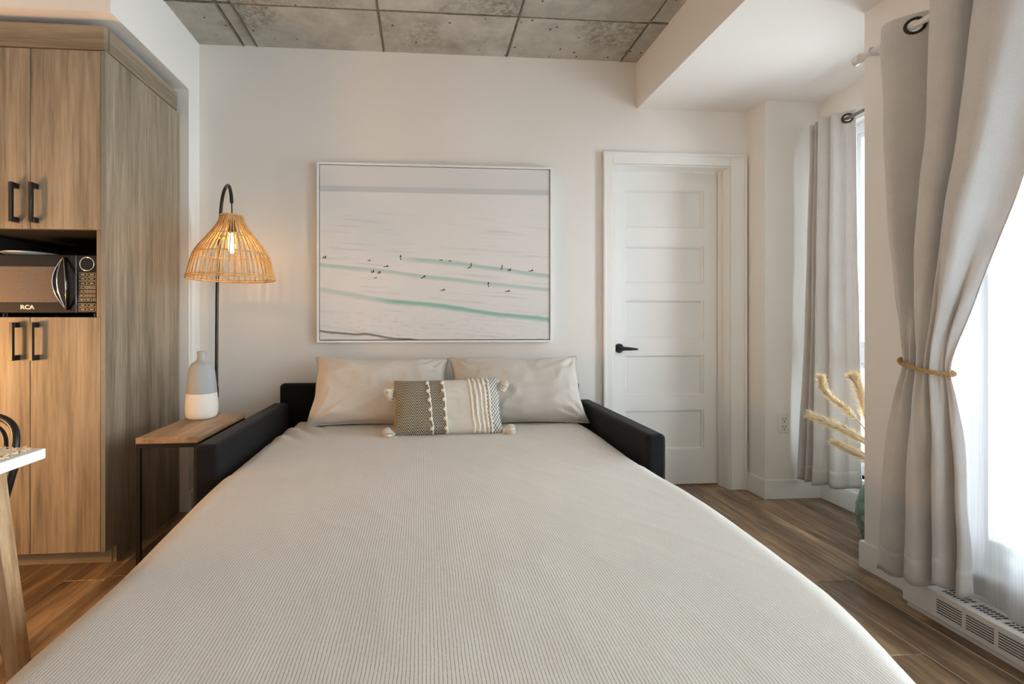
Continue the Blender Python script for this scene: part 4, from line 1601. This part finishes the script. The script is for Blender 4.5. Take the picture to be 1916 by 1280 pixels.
# ================================================================== pampas grass in a green glass vase
GV = (2.198, 1.990, 0)
gprof = [(0, 0.004), (0.060, 0.0), (0.072, 0.008), (0.090, 0.06), (0.098, 0.12), (0.096, 0.17), (0.080, 0.235), (0.055, 0.28), (0.040, 0.31), (0.038, 0.345), (0.048, 0.365), (0.046, 0.367), (0.035, 0.345), (0.036, 0.31), (0.050, 0.275), (0.075, 0.23), (0.091, 0.17), (0.093, 0.12), (0.085, 0.06), (0.066, 0.014), (0, 0.012)]
gv = obj('glass_vase', lathe(B(), gprof, GV, 48), M['green_glass'], None, True, origin=GV)
tag(gv, 'green textured glass vase on the floor behind the wall corner', 'vase')
M['plume'] = fabric('dried_pampas', srgb(234, 216, 180), srgb(252, 240, 212), 90, 0.95, 0.2).m
M['straw'] = plain('straw_stem', srgb(190, 164, 116), 0.8)


def plume(ctrl_, ln_from, seed, rad, label):
    t = thing('pampas_stem', (GV[0], GV[1], 0.02), label, 'dried grass', 'pampas stems in the green vase')
    rr_ = random.Random(seed)
    c_ = [Vector(p) for p in ctrl_]
    pts_ = []
    for i in range(len(c_) - 1):
        p0, p1, p2, p3 = [c_[min(max(i + k, 0), len(c_) - 1)] for k in (-1, 0, 1, 2)]
        for q in range(10):
            s = q / 10
            pts_.append(0.5 * ((2 * p1) + (p2 - p0) * s + (2 * p0 - 5 * p1 + 4 * p2 - p3) * s * s + (3 * p1 - p0 - 3 * p2 + p3) * s ** 3))
    pts_.append(c_[-1])
    N = len(pts_)
    i0 = int(N * ln_from)
    obj('stem', tube(B(), pts_[:i0 + 4], 0.0028, 6), M['straw'], t, True)
    bm = B()
    core = pts_[i0:]
    n_ = len(core)
    prof_ = [rad * (0.25 + 0.75 * math.sin(PI * min(1, 0.12 + 0.80 * k / (n_ - 1)))) * 0.24 * (1 - (k / (n_ - 1)) ** 5 * 0.92) for k in range(n_)]
    tube(bm, core, prof_, 8)
    for k in range(1700):
        s = rr_.random() ** 0.9 * (n_ - 1)
        i = min(int(s), n_ - 2)
        p = core[i].lerp(core[i + 1], s - i)
        d = (core[i + 1] - core[i]).normalized()
        a_, b_ = frame_of(d)
        th = rr_.uniform(0, 2 * PI)
        out = a_ * math.cos(th) + b_ * math.sin(th)
        ln = rad * rr_.uniform(0.8, 2.8)
        dr_ = (d * rr_.uniform(0.9, 1.6) + out * rr_.uniform(0.55, 1.2) + Vector((0, 0, -0.15))).normalized()
        p = p + out * prof_[i] * 0.7
        sd = d.cross(out).normalized() * 0.0016
        q1 = p + dr_ * ln * 0.55
        q2 = p + dr_ * ln + Vector((0, 0, -0.1)) * ln
        v_ = [bm.verts.new(p - sd), bm.verts.new(p + sd), bm.verts.new(q1 + sd * 0.8), bm.verts.new(q2), bm.verts.new(q1 - sd * 0.8)]
        bm.faces.new(v_)
    obj('plume', bm, M['plume'], t, True)


MO = (GV[0] - 0.01, GV[1], 0.355)
plume([(GV[0] + 0.02, GV[1], 0.03), MO, (2.15, 2.025, 0.53), (2.09, 2.062, 0.624), (2.03, 2.102, 0.697), (2.01, 2.111, 0.739), (2.000, 2.109, 0.777)], 0.42, 1, 0.017, 'upper dried pampas plume with an upturned tip')
plume([(GV[0] + 0.03, GV[1] + 0.02, 0.03), MO, (2.15, 2.012, 0.462), (2.11, 2.04, 0.504), (2.04, 2.083, 0.548), (1.975, 2.132, 0.585)], 0.38, 2, 0.021, 'long dried pampas plume stretching furthest left')
plume([(GV[0], GV[1] + 0.03, 0.03), MO, (2.14, 2.01, 0.403), (2.09, 2.034, 0.433), (2.035, 2.07, 0.465)], 0.40, 3, 0.017, 'lowest short dried pampas plume')
plume([(GV[0] - 0.02, GV[1], 0.03), (GV[0], GV[1], 0.355), (2.16, 2.02, 0.55), (2.13, 2.022, 0.678), (2.11, 2.024, 0.755), (2.092, 2.026, 0.792)], 0.42, 4, 0.021, 'upright dried pampas plume beside the wall corner')

# ================================================================== baseboard heater
HX0, HX1, HY1, HY0, HZ0, HZ1 = 1.797, 1.899, 1.556, -0.60, 0.018, 0.112
ht = thing('baseboard_heater', ((HX0 + HX1) / 2, (HY0 + HY1) / 2, 0), 'white electric baseboard heater with louvres under the large window', 'heater')
obj('casing', bx(HX0, HX1, HY0, HY1, HZ0, HZ1, 0.004), M['white_metal'], ht)
obj('plinth', bx(HX0 + 0.012, HX1, HY0 + 0.01, HY1 - 0.01, 0.0, HZ0), M['white_metal'], ht)
gl_ = 0.072
bmF = B()
box(bmF, -0.0006, 0.0002, -gl_ / 2, gl_ / 2, 0.0, 0.052, 0, 1)
for k in range(7):
    z = k * 0.052 / 6
    box(bmF, -0.0020, -0.0004, -gl_ / 2, gl_ / 2, z - 0.0022, z + 0.0022, 0, 0)
bmesh.ops.recalc_face_normals(bmF, faces=bmF.faces)
mF = bpy.data.meshes.new('front_grille')
bmF.to_mesh(mF); bmF.free()
mF.materials.append(M['white_metal']); mF.materials.append(M['slot'])
bmT = B()
box(bmT, 0, 0.050, -gl_ / 2, gl_ / 2, -0.0002, 0.0006, 0, 1)
for k in range(8):
    y = -gl_ / 2 + k * gl_ / 7
    box(bmT, 0, 0.050, y - 0.0011, y + 0.0011, 0.0004, 0.0018, 0, 0)
for xx in (0.0, 0.025, 0.050):
    box(bmT, xx - 0.0012, xx + 0.0012, -gl_ / 2, gl_ / 2, 0.0004, 0.0020, 0, 0)
bmesh.ops.recalc_face_normals(bmT, faces=bmT.faces)
mT = bpy.data.meshes.new('top_grille')
bmT.to_mesh(mT); bmT.free()
mT.materials.append(M['white_metal']); mT.materials.append(M['slot'])
hl = Vector(ht.location)
for k in range(22):
    yc = 1.405 - k * 0.084
    if yc < HY0 + 0.06:
        break
    link('front_grille', mF, ht, Vector((HX0 - 0.0003, yc, 0.040)) - hl)
    link('top_grille', mT, ht, Vector((HX0 + 0.020, yc + 0.006, HZ1 + 0.0001)) - hl)

# ================================================================== dining table, placemat, chair
TZ = 0.742
TX0, TX1, TY0, TY1 = -1.78, -0.955, 0.25, 1.190
tb_ = thing('dining_table', ((TX0 + TX1) / 2, (TY0 + TY1) / 2, 0), 'white topped dining table with splayed oak legs at the left edge', 'table')
obj('table_top', bx(TX0, TX1, TY0, TY1, TZ - 0.026, TZ, 0.003, seg=2), M['table_white'], tb_)
bm = B()
box(bm, TX0 + 0.10, TX1 - 0.10, TY0 + 0.10, TY0 + 0.12, TZ - 0.086, TZ - 0.0265)
box(bm, TX0 + 0.10, TX1 - 0.10, TY1 - 0.12, TY1 - 0.10, TZ - 0.086, TZ - 0.0265)
obj('apron', bm, M['table_white'], tb_)


def leg(x, y, dx, dy):
    bm = B()
    zt = TZ - 0.0265
    top = [(x - 0.022, y - 0.020), (x + 0.022, y - 0.020), (x + 0.022, y + 0.020), (x - 0.022, y + 0.020)]
    bot = [(x + dx - 0.014, y + dy - 0.014), (x + dx + 0.014, y + dy - 0.014), (x + dx + 0.014, y + dy + 0.014), (x + dx - 0.014, y + dy + 0.014)]
    vt = [bm.verts.new((p[0], p[1], zt)) for p in top]
    vb = [bm.verts.new((p[0], p[1], 0.0)) for p in bot]
    bm.faces.new(vt); bm.faces.new(vb)
    for k in range(4):
        bm.faces.new((vb[k], vb[(k + 1) % 4], vt[(k + 1) % 4], vt[k]))
    bmesh.ops.bevel(bm, geom=bm.edges[:], offset=0.002, segments=1, affect='EDGES')
    return bm


for (lx, ly, dx, dy) in ((TX1 - 0.046, TY1 - 0.10, 0.085, 0.02), (TX0 + 0.046, TY1 - 0.10, -0.085, 0.02), (TX1 - 0.046, TY0 + 0.10, 0.085, -0.02), (TX0 + 0.046, TY0 + 0.10, -0.085, -0.02)):
    obj('leg', leg(lx, ly, dx, dy), M['leg_wood'], tb_)

# jute placemat with fringe
PMX0, PMX1, PMY0, PMY1 = -1.40, -0.985, 0.86, 1.165
pmt = thing('placemat', ((PMX0 + PMX1) / 2, (PMY0 + PMY1) / 2, TZ), 'woven jute placemat with frayed edge on the white table', 'placemat')
bm = B()


def mat_pt(u, v):
    x, y = lerp(PMX0, PMX1, u), lerp(PMY0, PMY1, v)
    wv_ = 0.0022 * math.sin(u * 130) * math.cos(v * 100) + 0.003 * mnoise.noise(Vector((x * 14, y * 14, 0)))
    e = min(u, 1 - u, v, 1 - v)
    return Vector((x, y, TZ + 0.0006 + (0.0055 + wv_) * min(1, e / 0.02)))


V = gridmesh(bm, 90, 70, mat_pt)
gb = bm.faces.new([bm.verts.new((PMX0, PMY0, TZ + 0.0003)), bm.verts.new((PMX1, PMY0, TZ + 0.0003)), bm.verts.new((PMX1, PMY1, TZ + 0.0003)), bm.verts.new((PMX0, PMY1, TZ + 0.0003))])
obj('weave', bm, M['jute'], pmt, True)
bm = B()
rr = random.Random(5)
for k in range(90):
    y = lerp(PMY0, PMY1, k / 89)
    ln = rr.uniform(0.012, 0.026)
    for xe, s in ((PMX1, 1), (PMX0, -1)):
        p0 = Vector((xe - s * 0.006, y, TZ + 0.004))
        p1 = p0 + Vector((s * ln * 0.6, rr.uniform(-0.004, 0.004), rr.uniform(-0.001, 0.005)))
        p2 = p0 + Vector((s * ln, rr.uniform(-0.008, 0.008), rr.uniform(-0.002, 0.004)))
        tube(bm, [p0, p1, p2], [0.0016, 0.0015, 0.0009], 5)
for k in range(70):
    x = lerp(PMX0, PMX1, k / 69)
    p0 = Vector((x, PMY1 - 0.004, TZ + 0.004))
    tube(bm, [p0, p0 + Vector((rr.uniform(-0.006, 0.006), 0.006, 0.003)), p0 + Vector((rr.uniform(-0.012, 0.012), 0.012, rr.uniform(0, 0.008)))], [0.0016, 0.0015, 0.0009], 5)
fo = obj('fringe', bm, M['jute'], pmt, True)
fo['kind'] = 'stuff'

# black bent-metal chair behind the table
chx, chy = -1.462, 1.30
ch = thing('dining_chair', (chx, chy, 0), 'black bent metal chair tucked behind the white table', 'chair')
obj('seat', lathe(B(), [(0, 0.445), (0.18, 0.445), (0.195, 0.452), (0.195, 0.462), (0.18, 0.468), (0, 0.464)], (chx, chy, 0), 40), M['black_metal'], ch, 50)
for R_, z_, y_ in ((0.205, 0.772, 1.50), (0.182, 0.750, 1.492)):
    pts = []
    for k in range(33):
        t = PI * k / 32
        ex = abs(math.cos(t)) ** 0.8 * math.copysign(1, math.cos(t))
        pts.append((chx + R_ * ex, lerp(y_ - 0.05, y_, math.sin(t)), z_ - 0.16 + 0.16 * max(0, math.sin(t)) ** 0.42))
    pts = [(chx + R_ * 0.9, 1.42, 0.455)] + pts + [(chx - R_ * 0.9, 1.42, 0.455)]
    obj('back_hoop', tube(B(), pts, 0.0105 if R_ > 0.2 else 0.0065, 10), M['black_metal'], ch, True)
for sx_ in (-1, 1):
    for sy_ in (-1, 1):
        obj('leg', tube(B(), [(chx + sx_ * 0.13, chy + sy_ * 0.13, 0.447), (chx + sx_ * 0.17, chy + sy_ * 0.17, 0.0)], 0.010, 10), M['black_metal'], ch, 40)

# ================================================================== lamps of the kitchen side (out of frame, they light the room)
def globe_pendant(x, y, z, st, label, r=0.11):
    t = thing('pendant_lamp', (x, y, ZC), label, 'lamp')
    obj('canopy', cyl(B(), (x, y, ZC - 0.025), (x, y, ZC - 0.004), 0.05, 24), M['black_metal'], t, 40)
    obj('cord', cyl(B(), (x, y, z + r), (x, y, ZC - 0.02), 0.003, 8), M['black_metal'], t, 40)
    bm = B()
    bmesh.ops.create_uvsphere(bm, u_segments=24, v_segments=16, radius=r)
    bmesh.ops.translate(bm, verts=bm.verts, vec=(x, y, z))
    obj('globe', bm, emit('warm_globe', (1.0, 0.55, 0.22, 1), st), t, True)


gl = thing('globe_lamp', (-2.36, 1.20, 0), 'low warm glass globe floor lamp standing in the kitchen beside the pantry cabinet', 'lamp')
obj('base', lathe(B(), [(0, 0), (0.13, 0), (0.132, 0.006), (0.13, 0.018), (0.02, 0.024), (0, 0.024)], (-2.36, 1.20, 0), 32), M['black_metal'], gl, 40)
obj('pole', cyl(B(), (-2.36, 1.20, 0.02), (-2.36, 1.20, 0.72), 0.011, 12), M['black_metal'], gl, 40)
bm = B()
bmesh.ops.create_uvsphere(bm, u_segments=24, v_segments=16, radius=0.12)
bmesh.ops.translate(bm, verts=bm.verts, vec=(-2.36, 1.20, 0.835))
obj('globe', bm, emit('orange_globe', (1.0, 0.51, 0.18, 1), 165.0), gl, True)
globe_pendant(-0.6, -1.4, 2.2, 5.0, 'warm glass globe pendant in the kitchen behind the viewer', 0.16)
